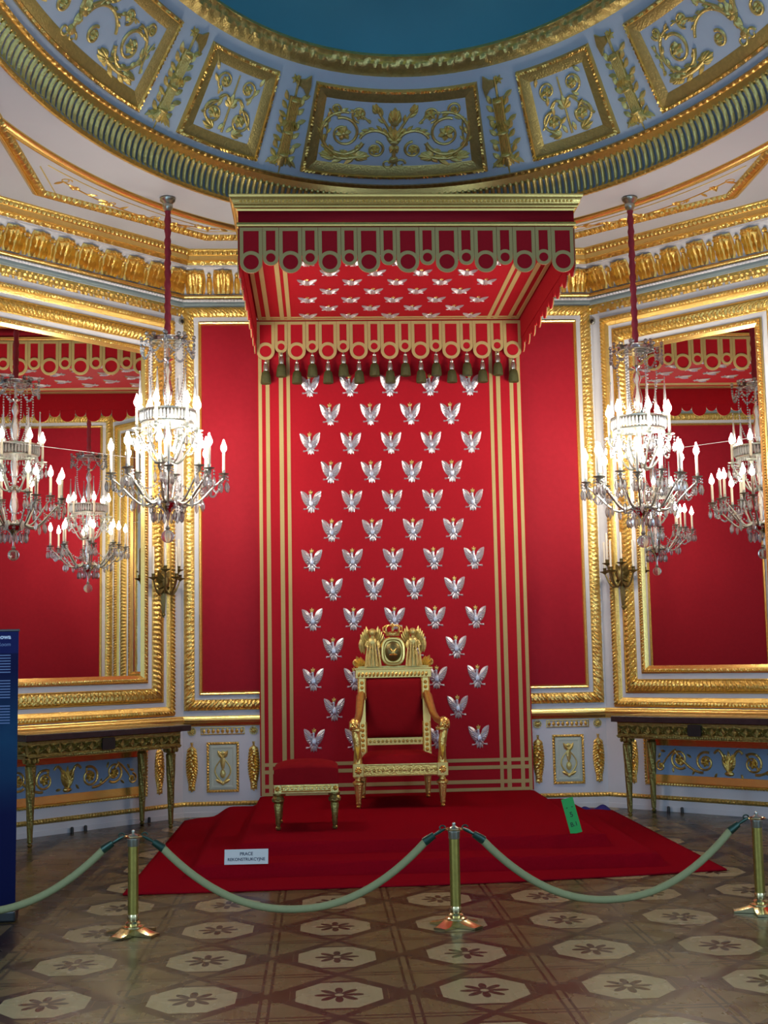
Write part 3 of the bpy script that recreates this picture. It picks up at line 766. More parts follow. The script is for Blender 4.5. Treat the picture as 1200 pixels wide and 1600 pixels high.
# stretched cloth underneath
uc = MB(); uc.box(-CW+.01, CW-.01, .02, CB-CF, -.012, .003); uc = uc.build('ceiling_cloth', 'red_cloth', can, smooth=False)
b = MB(); Lc = CB-CF
for q in (-1, 1):
    for x0, x1 in ((0,.035),(.078,.118),(.215,.255),(.285,.322)):
        a, c = sorted((q*(CW-.02-x0), q*(CW-.02-x1))); b.box(a, c, .1, Lc-.01, -.018, -.012)
for y0, y1 in ((.04,.075),(.12,.155)): b.box(-CW+.02, CW-.02, Lc-y1, Lc-y0, -.0185, -.012)
b.build('gold_stripes', 'braid', uc, smooth=False)
e0 = None
for r in range(9):
    k = 5 if r % 2 == 0 else 4
    for i in range(k):
        x = (i-(k-1)/2)*.40; y = .28+r*.285
        if e0 is None:
            e0 = eagle_mb(True, True).build('eagle', ['silver', 'gold'], uc); e = e0
        else: e = copy(e0, uc)
        e.location = (x, y, -.013); e.rotation_euler = (PI/2, 0, 0); e.scale = (.88,)*3
# pelmets
def pelmet(name, length, nbig, H1, H2, bw, loc, rz, braid, back='red_cloth', dark='red_cloth'):
    p = MB(); p.box(-length/2, length/2, .003, .012, -.22, .02); po = p.build(name, dark, can, loc, (0,0,rz), smooth=False)
    unit = length/(nbig*1.0+(nbig-1)*.72); hb = unit*.495; hs = unit*.72*.485
    x = -length/2+unit/2; B = S_ = None
    for i in range(nbig*2-1):
        if i % 2 == 0:
            if B is None: B = lappet_mb(hb, H1, bw).build('lappet', [dark, braid], po, auto=30); o = B
            else: o = copy(B, po)
        else:
            if S_ is None: S_ = lappet_mb(hs, H2, bw*.92).build('lappet', [dark, braid], po, auto=30); o = S_
            else: o = copy(S_, po)
        o.location = (x, -.001*(i % 2), .0); x += unit*.86
    return po
pelmet('front_pelmet', 2*CW, 9, .365, .305, .028, (0, -.008, .0), 0, 'braid')
pelmet('side_pelmet', CB-CF-.03, 9, .365, .305, .028, (-CW-.008, (CB-CF)/2, .0), -PI/2, 'braid')
pelmet('side_pelmet', CB-CF-.03, 9, .365, .305, .028, (CW+.008, (CB-CF)/2, .0), PI/2, 'braid')
bp = pelmet('back_pelmet', 2*CW, 9, .385, .315, .030, (0, CB-CF-.055, -.035), 0, 'braid')
unit = 2*CW/(9+8*.72); x = -CW+unit/2
for i in range(17):
    big = i % 2 == 0; tassel(bp, (x, -.018, -.385 if big else -.315), 1.12); x += unit*.86

# ------------------------------------------------------------------ cloth behind the throne
bc = MB(); bc.box(-CW, CW, 0, .012, 0, 4.60)
bc = tag(bc.build('throne_backcloth', 'red_cloth', loc=(0, CB+.005, .187), smooth=False), 'tall scarlet cloth of state with silver eagles hanging behind the throne', 'wall hanging')
b = MB(); b.xf = wall_xf
for q in (-1, 1):
    for x0, x1 in ((.012,.045),(.083,.121),(.213,.254),(.288,.322)):
        a, c = sorted((q*(CW-x0), q*(CW-x1))); b.box(a, c, .005, 4.6, .0, .004)
for z0, z1 in ((.0,.030),(.07,.105),(.205,.240),(.275,.308)): b.box(-CW+.013, CW-.013, z0, z1, .0, .0045)
b.build('gold_stripes', 'braid', bc, smooth=False)
e0 = None
for r in range(13):
    k = 5 if r % 2 == 0 else 4
    for i in range(k):
        if (r, i) in ((12,2),(10,2),(11,1),(11,2)): continue          # nothing shows of these behind the throne
        if e0 is None:
            e0 = EB.build('eagle', 'silver', bc); EC.build('crown', 'gold_old', e0); e = e0
        else: e = copy(e0, bc)
        e.location = ((i-(k-1)/2)*.397, -.001, 4.155-.2875*r-.20+.02); e.rotation_euler = (0, rnd.uniform(-.04,.04), 0)

# ------------------------------------------------------------------ stepped dais under a loose red carpet
def sst(a, b_, x):
    t = max(0, min(1, (x-a)/(b_-a))); return t*t*(3-2*t)
def dais_h(x, y):
    ax = abs(x)
    top = .175*0
    t = sst(9.415, 9.45, y)*sst(1.36, 1.30, ax)
    s = sst(9.03, 9.07, y)*sst(1.66+.03*(y-9), 1.58, ax)
    z = .088*max(s, t)+.087*t
    e = .012*(sst(1.66, 1.75, ax)*.6+sst(9.02, 8.9, y)*.5)
    z += .010*sin(7*x+3*y)*sin(2.3*y-4*x)*e*60*.02
    return z+.010*sst(1.6,1.8,ax)*(.5+.5*sin(y*5+x*2))+.004*sin(9*x)*sst(9.0,8.8,y)
b = MB()
XL = [-2.0+4.0*i/110 for i in range(111)]; NY = 200
def car(i, j):
    x = XL[i]; fr = 8.54+.10*(x+2)/1.0*.25+(.22*(max(0,x)/2)**1.5); bk = 12.60 if abs(x) < 1.66 else 12.60-.28*(abs(x)-1.66)/.34
    y = fr+(bk-fr)*j/NY
    e = min(1, min(i, 110-i)/3, j/3)
    x2 = x*(1+.0*y)
    return (x2, y, dais_h(x, y)*e+.006)
b.grid(car, 110, NY)
carpet = tag(b.build('dais_carpet', 'carpet', solid=.010, auto=70), 'loose red carpet draped over the two steps of the throne dais', 'carpet')
b = MB(); b.grid(lambda i, j: (1.70+.28*i/14, 12.33-.02*i/14+.05*j/3-.10*max(0,(i-10)/14), .012+(.075*abs(sin(PI*(i/14)*.98))**.8*(.55+.45*cos(i*.5)))*j/3), 14, 3)
b.build('turned_lining', 'lining', carpet, solid=.004)

# ------------------------------------------------------------------ throne
T = empty('throne_armchair', (-.045, 11.78, .186), 0, 'gilded throne armchair with red velvet and carved crest under the canopy', 'armchair')
def flutes_leg(H, r0, r1):
    b = MB(); n = 24
    prof = [(H,.040),(H-.012,.040),(H-.02,.026),(H-.035,.030),(H-.05,.052),(H-.066,.052),(H-.075,.038)]
    b.lathe([(r, z) for z, r in prof][::-1], n)
    z0, z1 = .05, H-.075
    def fn(i, j):
        t = j/8; a = 2*PI*i/48; r = (r1+(r0-r1)*t)*(1-.10*(.5+.5*cos(a*10))); return (r*cos(a), r*sin(a), z0+(z1-z0)*t)
    b.grid(fn, 48, 8, True)
    b.lathe([(.012,0),(.020,.006),(.022,.014),(.014,.022),(.024,.034),(.024,.044),(.018,.050)], 16)
    return b
LH = .270
for sx, sy in ((-1,-1),(1,-1),(-1,1),(1,1)):
    flutes_leg(LH, .038 if sy < 0 else .034, .022).build('leg', 'gold', T, (sx*(.365 if sy < 0 else .30), -.37 if sy < 0 else .40, 0))
b = MB(); b.box(-.33,.33,-.415,-.37,.272,.375); b.box(-.33,.33,.38,.42,.272,.375)
for q in (-1,1): b.prism([(q*.40,-.33),(q*.36,-.33),(q*.29,.38),(q*.33,.38)][::q], .272, .375)
rail = b.build('seat_rail', 'gold', T, bevel=.006, smooth=False)
b = MB(); b.xf = lambda u, v, w: (u, -.415-w, .322+v)
b.sweep(rect(-.33,.33,-.05,.053), [(0,0),(0,.007),(.008,.009),(.014,.003)], True)
for i in range(17):
    u = -.304+.038*i; b.rosette(u, 0, .018, 5, .008) if i % 2 == 0 else b.leaf(u-.016, 0, 0, .034, .022, .007)
b.build('carved_frieze', 'gold_old', rail)
for q in (-1, 1):
    bl = MB(); bl.box(q*.365-.048, q*.365+.048, -.425, -.325, .266, .382); k = bl.build('corner_block', 'gold_plain', T, bevel=.005, smooth=False)
    b = MB(); b.xf = lambda u, v, w, q=q: (q*.365+u, -.426-w, .322+v); b.rosette(0,0,.034,8,.010); b.build('rosette', 'gold', k)
b = MB()
def seat(i, j):
    u, v = i/20*2-1, j/16; w_ = .375-.085*v; e = (1-abs(u)**6)*(1-(2*v-1)**8)
    return (u*w_, -.40+.76*v, .376+.075*e**.5)
b.grid(seat, 20, 16); b.build('seat_cushion', 'velvet', T, auto=180)
# back: raked stiles, rails and upholstered panel
def yb(z): return .335+.075*max(0, z-.42)/.75
for q in (-1, 1):
    b = MB(); N = 10
    for x0, x1 in ((.258,.335),):
        b.grid(lambda i, j: ((q*x0, q*x1, q*x1, q*x0)[i], yb(.36+.76*j/N)+(0,0,.06,.06)[i], .36+.76*j/N), 4, N, True)
    st = b.build('stile', 'gold_plain', T, auto=30)
    for z0, z1 in ((.42,.70),(.90,1.10)):
        b = MB()
        for x in (.264,.329): b.tube([(q*x, yb(z)-.004, z) for z in (z0, z1)], .007, 6)
        n = int((z1-z0)/.045)
        for i in range(n):
            z = z0+.022+.045*i; b.xf = lambda u, v, w, q=q, z=z: (q*.2965+u, yb(z+v)-w, z+v); b.rosette(0,0,.020,6,.010)
            b.xf = None
        b.build('carved_inlay', 'gold', st)
    # arm, scrolled hand and baluster
    pts = [(.300,.375,.955),(.312,.345,.93),(.322,.25,.865),(.335,.10,.785),(.355,-.06,.735),(.375,-.22,.722),(.388,-.33,.735),(.392,-.385,.725),(.392,-.40,.70)]
    b = MB(); b.tube([(q*x, y, z) for x, y, z in pts], [.034,.040,.036,.032,.030,.030,.036,.042,.040], 12, True, 1.05)
    b.lathe([(0,-.045),(.030,-.045),(.044,-.038),(.044,.038),(.030,.045),(0,.045)], 16)
    k = len(b.v)-96
    for i in range(len(b.v)-6*16, len(b.v)):
        x, y, z = b.v[i]; b.v[i] = (q*.392+z, -.385+x*1.0, .705+y)
    ar = b.build('armrest', 'gold', T)
    b = MB(); b.xf = lambda u, v, w, q=q: (q*.392+u, -.432-w, .705+v); b.rosette(0,0,.034,6,.014); b.spiral(0,0,.034,0,q,1.2,.006,0); b.build('scroll_face', 'gold_plain', ar)
    b = MB(); sp = [(.365,-.37,.382),(.366,-.372,.42),(.368,-.385,.50),(.372,-.395,.58),(.385,-.385,.645),(.392,-.375,.68)]
    b.tube([(q*x, y, z) for x, y, z in sp], [.042,.036,.030,.036,.032,.028], 12)
    b.xf = lambda u, v, w, q=q: (q*.368+u, -.408-w*1.0, .40+v)
    for a in (-.14,0,.14): b.leaf(0,0,PI/2+a,.17,.034,.018)
    b.xf = None; b.lathe([(.046,0),(.05,.012),(.046,.024)], 12, (q*.372,-.39,.655)); b.build('arm_support', 'gold', T)
b = MB(); b.box(-.355,.355,.385,.475,1.10,1.185); b.box(-.368,.368,.378,.482,1.178,1.198); tr = b.build('top_rail', 'gold_plain', T, bevel=.005, smooth=False)
b = MB(); b.xf = lambda u, v, w: (u, .385-w, 1.14+v)
for i in range(19): b.leaf(-.33+.035*i, -.028, PI/2-.3, .05, .028, .010)
b.build('leaf_carving', 'gold', tr)
b = MB(); b.box(-.258,.258,.345,.385,.485,.555); lr = b.build('lower_rail', 'gold_plain', T, bevel=.004, smooth=False)
b = MB(); b.xf = lambda u, v, w: (u, .345-w, .52+v)
for i in range(13): b.rosette(-.228+.038*i, 0, .017, 5, .008)
b.build('carved_frieze', 'gold_old', lr)
b = MB()
b.grid(lambda i, j: ((i/16*2-1)*.258, yb(.56+.535*j/16)+.012-.035*((1-abs(i/8-1)**6)*(1-abs(j/8-1)**6))**.5, .56+.535*j/16), 16, 16)
b.build('back_panel', 'velvet', T, auto=180, solid=.03)
# crest: shield, crown, two winged figures and acanthus ends on the top rail
CR = MB(); CR.box(-.33,.33,.395,.465,1.196,1.212); cr = CR.build('crest_base', 'gold_old', T, smooth=False)
b = MB(); b.xf = lambda u, v, w: (u, .40-w, 1.345+v)
sh = [(.118*(abs(cos(t))**.75)*(1 if cos(t) >= 0 else -1), .138*(abs(sin(t))**.75)*(1 if sin(t) >= 0 else -1)) for t in [2*PI*i/36 for i in range(36)]]
b.prism(sh, -.03, .012); b.sweep(sh, [(0,.0),(0,.014),(.010,.026),(.026,.028),(.036,.014)], True)
sd = b.build('shield', 'gold_plain', T)
b = MB(); b.xf = lambda u, v, w: (u, .388-w, 1.345+v); b.dome(0,0,.078,.030,20,.096); b.build('shield_boss', 'bronze', sd)
b = MB(); b.xf = lambda u, v, w: (u, .365-w, 1.335+v)
for q in (-1,1): b.leaf(0,.0,PI/2-q*.7,.055,.022,.01); b.leaf(0,-.02,PI/2-q*1.6,.04,.02,.01)
b.dome(0,0,.02,.012,8,.03); b.build('shield_emblem', 'gold', sd)
b = MB(); c0 = (0,.42,1.488); b.lathe([(.062,0),(.066,.006),(.066,.026),(.06,.03),(.058,.006)], 20, c0, 1, .75)
for i in range(8):
    a = PI*2*i/8; b.tube([(.062*cos(a)*s_, .42+.048*sin(a)*s_, 1.515+h_) for s_, h_ in ((1,0),(1.42,.022),(1.42,.052),(.9,.074),(.15,.064))], .0075, 6)
for i in range(8): b.ball((.066*cos(PI*i/4+.4),.42+.05*sin(PI*i/4+.4),1.522), .009, 6, 4)
b.ball((0,.42,1.592), .016, 8, 6); b.build('crown', 'gold', T)
for q in (-1, 1):
    b = MB(); c0 = (q*.19, .425, 1.205)
    b.lathe([(.075,0),(.070,.03),(.055,.09),(.042,.14),(.036,.165),(.046,.20),(.052,.235),(.040,.262),(.018,.275),(.016,.285)], 16, c0, 1, .8)
    b.ball((q*.19,.405,1.522), (.027,.028,.034), 12, 8); b.ball((q*.19,.424,1.532), (.033,.030,.031), 10, 6); b.lathe([(.016,0),(.014,.03)], 8, (q*.19,.412,1.475))
    for sd_ in (-1, 1):
        b.tube([(q*.19+sd_*.045,.42,1.44),(q*.19+sd_*.065,.40,1.40),(q*.19+sd_*.03-q*.02,.375,1.375)], [.018,.015,.011], 8)
        b.xf = lambda u, v, w, sd_=sd_: (q*.19+sd_*.025+u, .455-w, 1.44+v)
        for i in range(4): b.leaf(sd_*.010*i, .02-.014*i, PI/2-sd_*(.80+.10*i), .110-.006*i, .060, .016, sd_*.62)
        for i in range(2): b.leaf(sd_*(.062+.010*i),.050-.01*i,-PI/2+sd_*(.06+.10*i),.17-.02*i,.050,.014,-sd_*.12)
        b.xf = None
    for i in range(5): b.tube([(q*.19+(i-2)*.022, .365+.004*abs(i-2), 1.42),(q*.19+(i-2)*.030,.362,1.30),(q*.19+(i-2)*.034,.358,1.21)], [.006,.010,.012], 6)
    b.build('winged_figure', 'gold_old', T)
    b = MB(); b.xf = lambda u, v, w, q=q: (q*.315+u, .42-w, 1.205+v)
    b.acanthus(-q*.02, 0, PI/2-q*.45, .115, .05, .03, 5, 1.7); b.spiral(q*.028, .035, .032, PI/2, -q, 1.2, .010, .5); b.leaf(-q*.08,0,PI/2,.085,.05,.025)
    b.build('acanthus_scroll', 'gold', T)

# ------------------------------------------------------------------ footstool
F = empty('throne_stool', (-.845, 10.30, .186), 0, 'low red velvet stool with gilt legs on the dais left of the throne', 'stool')
for sx in (-1, 1):
    for sy in (-1, 1):
        b = MB(); b.lathe([(.010,0),(.020,.008),(.022,.020),(.014,.028),(.019,.040),(.024,.12),(.032,.185),(.026,.200),(.046,.215),(.048,.235),(.034,.255),(.040,.265),(.040,.275)], 18)
        b.build('leg', 'green_gilt', F, (sx*.215, sy*.215, 0))
b = MB(); b.box(-.245,.245,-.245,.245,.272,.345); r_ = b.build('seat_rail', 'gold_old', F, bevel=.006, smooth=False)
b = MB()
for fx in (lambda u, v, w: (u, -.245-w, .31+v), lambda u, v, w: (u, .245+w, .31+v)):
    b.xf = fx; b.sweep(rect(-.19,.19,-.024,.024), [(0,0),(0,.006),(.006,.008),(.010,.002)], True)
    for i in range(12): b.dome(-.17+.031*i, 0, .011, .008, 6)
    for q in (-1,1): b.rosette(q*.22, 0, .022, 6, .010)
b.build('carved_frieze', 'gold', r_)
b = MB()
b.grid(lambda i, j: (sin(PI/2*(i/10-1))*.248, sin(PI/2*(j/10-1))*.248, .345+.105*min(1,(1-abs(i/10-1))*11)**.5*min(1,(1-abs(j/10-1))*11)**.5+.066*(1-(i/10-1)**2)*(1-(j/10-1)**2)), 20, 20)
b.box(-.246,.246,-.246,.246,.34,.352); b.build('seat_cushion', 'velvet', F, auto=70)

# ------------------------------------------------------------------ cards on the carpet
wc = MB(); wc.box(-.148,.148,-.002,.002,0,.100)
wc = tag(wc.build('text_card', 'paper', loc=(-1.245, 9.035, .100), rot=(-.28,0,-.02), smooth=False), 'small white card lettered PRACE REKONSTRUKCYJNE propped on the carpet step', 'sign')
text('lettering', 'PRACE', .030, 'ink', wc, (0,-.0022,.068), (PI/2,0,0), bold=.0006); text('lettering', 'REKONSTRUKCYJNE', .0275, 'ink', wc, (0,-.0022,.032), (PI/2,0,0), bold=.0006)
gc = MB(); gc.box(-.044,.044,-.002,.002,0,.255)
gc = tag(gc.build('number_card', 'green_paper', loc=(1.107, 9.50, .186), rot=(-.12,-.22,.05), smooth=False), 'narrow green card numbered 5 and B.1 leaning on the right of the dais', 'sign')
for tx, z, s in (('5', .135, .050), ('B.1', .065, .044)): text('lettering', tx, s, 'green_ink', gc, (0,-.0022,z), (PI/2,0,0), bold=.0008)
for u in (-.02,.02):
    b = MB(); b.box(u-.006,u+.006,-.0028,-.0018,.185,.191); b.build('printed_mark', 'green_ink', gc, smooth=False)

# ------------------------------------------------------------------ rope barrier
def stanchion(x, y, rz, label):
    t = empty('barrier_post', (x, y, 0), rz, label, 'barrier post', 'brass barrier posts in front of the dais')
    b = MB(); b.lathe([(.029,.075),(.029,.475)], 24); b.build('shaft', 'brass_aged', t)
    b = MB(); b.lathe([(.060,.040),(.050,.048),(.040,.052),(.042,.062),(.036,.068),(.030,.072),(.032,.082),(.031,.105),(.0295,.108)], 24); b.build('lower_collar', 'brass', t)
    b = MB()
    for k in range(4):
        a = PI/4+PI/2*k; ca, sa = cos(a), sin(a)
        def fn(i, j):
            t_ = i/8; l = .028+.125*t_; wd = .050-.012*t_; h = .040*(1-t_)**1.5+.012
            p = ((-wd, 0), (-wd, h*.75), (-wd*.45, h), (wd*.45, h), (wd, h*.75), (wd, 0))[j]
            return (l*ca-p[0]*sa, l*sa+p[0]*ca, .002+p[1])
        b.grid(fn, 8, 5)
        b.add([(.153*ca-p*sa, .153*sa+p*ca, z) for p, z in ((-.038,.002),(-.038,.0125),(.038,.0125),(.038,.002))], [(0,1,2,3)])
    b.lathe([(.062,.002),(.062,.045)], 24); b.build('foot', 'brass', t, auto=50)
    b = MB(); b.lathe([(.0295,.470),(.032,.474),(.032,.500),(.034,.504),(.034,.512),(.024,.520),(.026,.528),(.018,.535),(.008,.540),(.011,.548),(.009,.556),(0,.560)], 24); b.build('head', 'pewter', t)
    b = MB(); b.tube([(.048*cos(2*PI*i/24), .048*sin(2*PI*i/24), .522) for i in range(25)], .005, 6, False)
    for k in range(2): b.tube([((.022+.028*i)*(1-2*k), 0, .516+.006*i) for i in range(2)], .005, 6)
    b.build('hook_ring', 'brass', t)
    return t
P1 = (-1.765, 7.34); P2 = (.0, 7.31); P3 = (1.75, 7.45); P0 = (-3.50, 7.36)
stanchion(*P1, .25, 'short brass barrier post in front of the white lettered card')
stanchion(*P2, .05, 'short brass barrier post before the middle of the dais')
stanchion(*P3, .60, 'short brass barrier post at the right edge of the photo')
stanchion(*P0, 0, 'short brass barrier post just outside the left edge beside the banner')
def rope(a, c, low, label):
    A, B_ = Vector((*a, 0)), Vector((*c, 0)); d = (B_-A).normalized(); off = .155
    t = empty('barrier_rope', (A+B_)/2, math.atan2(d.y, d.x), label, 'barrier rope', 'green velvet ropes between the barrier posts')
    L = (B_-A).length/2-off; pts = []
    for i in range(33):
        s = i/16-1; pts.append((s*L, 0, low+(.462-low)*abs(s)**2.15))
    b = MB(); b.tube(pts, .021, 12); b.build('cord', 'rope', t)
    for q in (-1, 1):
        p0 = Vector(pts[0 if q < 0 else -1]); p1 = Vector((q*(L+.045), 0, .492)); p2 = Vector((q*(L+.080), 0, .512)); p3 = Vector((q*(L+.107), 0, .524))
        b = MB(); b.tube([p0-(p1-p0)*.25, p0, p1], [.0235,.024,.019], 12); f = b.build('ferrule', 'rope_end', t)
        b = MB(); b.tube([p1, p2, p3], [.008,.010,.006], 8); b.tube([(p2.x+q*.012+.016*cos(x_), 0, .530+.012*sin(x_)) for x_ in [i*.6 for i in range(9)]], .0045, 6); b.build('hook', 'rope_end', f)
    return t
rope(P1, P2, .112, 'sage green velvet rope sagging between the left and middle posts')
rope(P2, P3, .105, 'sage green velvet rope sagging between the middle and right posts')
rope(P0, P1, .135, 'sage green velvet rope running past the blue banner')

# ------------------------------------------------------------------ console tables under the mirrors
def console(w, label, c=0):
    t = empty('console_table', w.matrix_basis @ Vector((c, 0, 0)), w.rotation_euler.z, label, 'console table', 'gilt console tables under the mirrors')
    ux = lambda u, v, w_: (u, -v, w_)
    b = MB(); b.xf = ux; b.box(-.83,.88,.052,.64,.852,.905); s = b.build('table_top', 'marble', t, bevel=.004, smooth=False)
    b = MB(); b.xf = ux; b.box(-.82,.82,.056,.63,.9055,.908); b.build('top_inlay', 'slab_top', s, smooth=False)
    b = MB(); b.xf = ux; b.box(-.79,.79,.07,.595,.705,.852); ap = b.build('apron', 'green_gilt', t, smooth=False)
    b = MB()
    for fx, h in ((lambda u, v, w_: (u, -.595-w_, .79+v), .79), (lambda u, v, w_: (.79+w_, -.3325-u, .79+v), .26), (lambda u, v, w_: (-.79-w_, -.3325+u, .79+v), .26)):
        b.xf = fx; b.sweep([(-h,-.075),(h,-.075)], HALF(0,.018,.012,3), False, .012, waves(.024,.006,(0,1,1,0))); b.sweep([(-h,.055),(h,.055)], [(0,0),(.004,.012),(.016,.016),(.02,.0)], False)
        k = int(h*2/.105)
        for i in range(k):
            u = -h+h/k+2*h*i/k
            if h > .5 and abs(u) < .07: continue
            b.rosette(u, -.008, .034, 7, .022)
            for a in (.6,2.5,3.8,5.6): b.leaf(u, -.008, a, .062, .030, .018)
    b.build('carved_swags', 'green_gilt', ap)
    b = MB(); b.xf = lambda u, v, w_: (u, -.595-w_, .79+v); b.prism([(-.065,-.04),(-.055,-.05),(.055,-.05),(.065,-.04),(.065,.04),(.055,.05),(-.055,.05),(-.065,.04)], .0, .020); b.build('plaque', 'black', t)
    for u in (-.72,.72):
        for v in (.13,.545):
            b = MB(); n = 40
            def fn(i, j):
                q = j/22; a = 2*PI*i/n; r = (.020+.022*q)*(1+.10*cos(a*8+q*16)); return (r*cos(a), r*sin(a), .045+.60*q)
            b.grid(fn, n, 22, True)
            b.lathe([(.012,0),(.020,.008),(.022,.020),(.013,.030),(.022,.040),(.022,.050)], 14); 
            lg = b.build('leg', 'green_gilt', t, (u, -v, 0))
            b = MB(); b.lathe([(.040,.640),(.046,.648),(.036,.656),(.044,.675),(.062,.705),(.068,.716)], 16)
            for a in range(8): b.leaf(0,0,0,0.001,.001,.001); b.ball((.055*cos(a*PI/4),.055*sin(a*PI/4),.690), (.016,.016,.024), 6, 4)
            b.build('capital', 'green_gilt', lg)
    return t
console(wl, 'dark topped gilt console table under the mirror left of the throne')
console(wr, 'dark topped gilt console table under the mirror right of the throne', CR_)

# ------------------------------------------------------------------ wall sconces on the mirror frames
def sconce(w, u, label):
    t = empty('wall_sconce', w.matrix_basis @ Vector((u, -.06, 2.25)), w.rotation_euler.z, label, 'wall sconce', 'bronze sconces on the mirror frames')
    ux = lambda u_, v, w_: (u_, -w_, v)
    b = MB(); b.xf = ux; b.leaf(0,-.36,PI/2,.40,.06,.035); b.dome(0,-.02,.06,.06,10,.09); b.acanthus(0,-.04,PI/2,.17,.06,.05,5,2.2); b.acanthus(0,-.05,-PI/2,.12,.05,.045,5,2.4); b.dome(0,-.33,.022,.022)
    b.build('back_plate', 'bronze', t)
    for k, (a, r, z) in enumerate(((-1.35,.165,.0),(-.6,.14,.075),(0,.18,.0),(.6,.14,.075),(1.35,.165,.0))):
        x, y = sin(a)*r, cos(a)*r
        b = MB(); b.xf = ux; b.tube([(x*q, -.10*sin(PI*q)+(-.05+(z+.0+.05)*q**2), .02+y*q) for q in [i/10 for i in range(11)]], [.010]*8+[.008,.008,.008], 8)
        ar = b.build('branch', 'bronze', t)
        c = (x, -.02-y, z)
        b = MB(); b.lathe([(.008,-.01),(.020,.0),(.044,.010),(.050,.017),(.030,.014),(.016,.016),(.016,.045),(.020,.05),(.0,.05)], 14, c); b.build('drip_pan', 'bronze', ar)
        b = MB(); b.lathe([(.0105,.045),(.0105,.30),(.004,.305),(0,.315)], 12, c); b.build('candle', 'candle', ar)
    return t
sconce(wl, S45-.285, 'five branched bronze sconce on the frame of the left mirror')
sconce(wr, -SR+.285, 'five branched bronze sconce on the frame of the right mirror')

# ------------------------------------------------------------------ chandeliers
def chandelier(x, y, dz, rz, label, seed):
    t = empty('crystal_chandelier', (x, y, dz), rz, label, 'chandelier', 'lit crystal chandeliers on either side of the canopy')
    b = MB(); b.lathe([(0,5.37-dz),(.018,5.372-dz),(.030,5.385-dz),(.042,5.405-dz),(.046,5.43-dz),(.040,5.44-dz),(.050,5.455-dz),(.066,5.47-dz),(.070,5.49-dz),(.062,5.499-dz)], 20); b.build('ceiling_cup', 'pewter', t)
    b = MB(); n = 40
    b.grid(lambda i, j: ((.026+.005*sin(j*1.9)+.002*sin(3*i*PI*2/14+j))*cos(2*PI*i/14), (.026+.005*sin(j*1.9))*sin(2*PI*i/14), 4.22+(5.375-dz-4.22)*j/n), 14, n, True); b.build('suspension_sleeve', 'ribbon', t)
    # top crown
    b = MB(); b.lathe([(.135,4.200),(.150,4.200),(.158,4.215),(.158,4.235),(.148,4.245),(.135,4.240),(.130,4.215)], 36); b.lathe([(.02,4.215),(.13,4.212)], 24)
    for i in range(8):
        a = 2*PI*i/8; b.ball((.152*cos(a),.152*sin(a),4.262), .020, 8, 6)
    cr = b.build('crown_ring', 'crystal', t)
    b = MB(); b.tube([(.150*cos(2*PI*i/36),.150*sin(2*PI*i/36),4.205) for i in range(37)], .006, 6, False); b.tube([(.16*cos(PI*i/2),.16*sin(PI*i/2),4.21) for i in (0,2)], .006, 6); b.tube([(.16*cos(PI*i/2),.16*sin(PI*i/2),4.21) for i in (1,3)], .006, 6); b.build('crown_band', 'pewter', cr)
    b = MB()
    for i in range(8):
        a0, a1 = 2*PI*i/8, 2*PI*(i+1)/8; R_ = .215
        for k in range(13):
            q = k/12; a = a0+(a1-a0)*q; r = .155+(R_-.155)*sin(PI*q)*0+.07*sin(PI*.5); z = 4.22-.13*sin(PI*q)
            b.ball((r*cos(a), r*sin(a), z), .0125, 6, 4)
        b.tube([(.155*cos(a0),.155*sin(a0),4.22),(.225*cos(a0),.225*sin(a0),4.225)], .005, 6)
        b.ball((.225*cos(a0),.225*sin(a0),4.25), .018, 6, 5); b.lathe([(0,-.05),(.010,-.025),(.004,0)], 6, (.225*cos(a0),.225*sin(a0),4.20))
    b.build('bead_swags', 'crystal', cr)
    # central stem
    b = MB(); b.lathe([(.012,4.20),(.014,4.08),(.05,4.06),(.012,4.04),(.030,4.00),(.038,3.95),(.018,3.90),(.030,3.86),(.046,3.78),(.034,3.70),(.016,3.66),(.050,3.62),(.018,3.58),(.028,3.50),(.040,3.40),(.026,3.28),(.016,3.22),(.060,3.19),(.018,3.16),(.034,3.08),(.044,3.00),(.020,2.92),(.030,2.86)], 16); b.build('stem', 'crystal', t)
    # pierced basket
    b = MB(); b.lathe([(.215,3.50),(.222,3.495),(.222,3.505),(.215,3.51)], 40); b.lathe([(.235,3.60),(.243,3.595),(.243,3.61),(.235,3.612)], 40)
    for i in range(6): b.tube([(.02*cos(PI*i/3),.02*sin(PI*i/3),3.54),(.218*cos(PI*i/3),.218*sin(PI*i/3),3.502)], .006, 6)
    bk = b.build('basket', 'pewter', t)
    b = MB()
    for i in range(48):
        a = 2*PI*i/48; b.lathe([(0,-.052),(.012,-.03),(.012,.02),(0,.045)], 5, (.231*cos(a),.231*sin(a),3.555)); b.lathe([(0,-.05),(.009,-.03),(0,.0)], 5, (.22*cos(a),.22*sin(a),3.49))
    b.build('crystal_fringe', 'frosted', bk)
    for i in range(6):
        a = 2*PI*i/6+.26; b = MB(); b.lathe([(.0,3.60),(.022,3.615),(.026,3.64),(.013,3.655),(.019,3.67),(.004,3.93),(.009,3.938),(0,3.955)], 6, (.235*cos(a),.235*sin(a),0)); b.build('spire', 'crystal', t, smooth=False)
    # bowl and ball
    b = MB(); b.lathe([(.012,2.87),(.075,2.855),(.115,2.835),(.122,2.815),(.115,2.805),(.085,2.795),(.06,2.77),(.03,2.735),(.014,2.70),(.010,2.66),(.012,2.60)], 28); b.build('receiver_bowl', 'crystal', t)
    b = MB(); b.lathe([(.06,2.835),(.116,2.828),(.124,2.822),(.116,2.815)], 28); b.lathe([(.01,2.62),(.022,2.60),(.012,2.585)], 14); b.build('bowl_rim', 'pewter', t)
    b = MB(); b.ball((0,0,2.53), .056, 20, 14); b.build('pendant_ball', 'ball_glass', t)
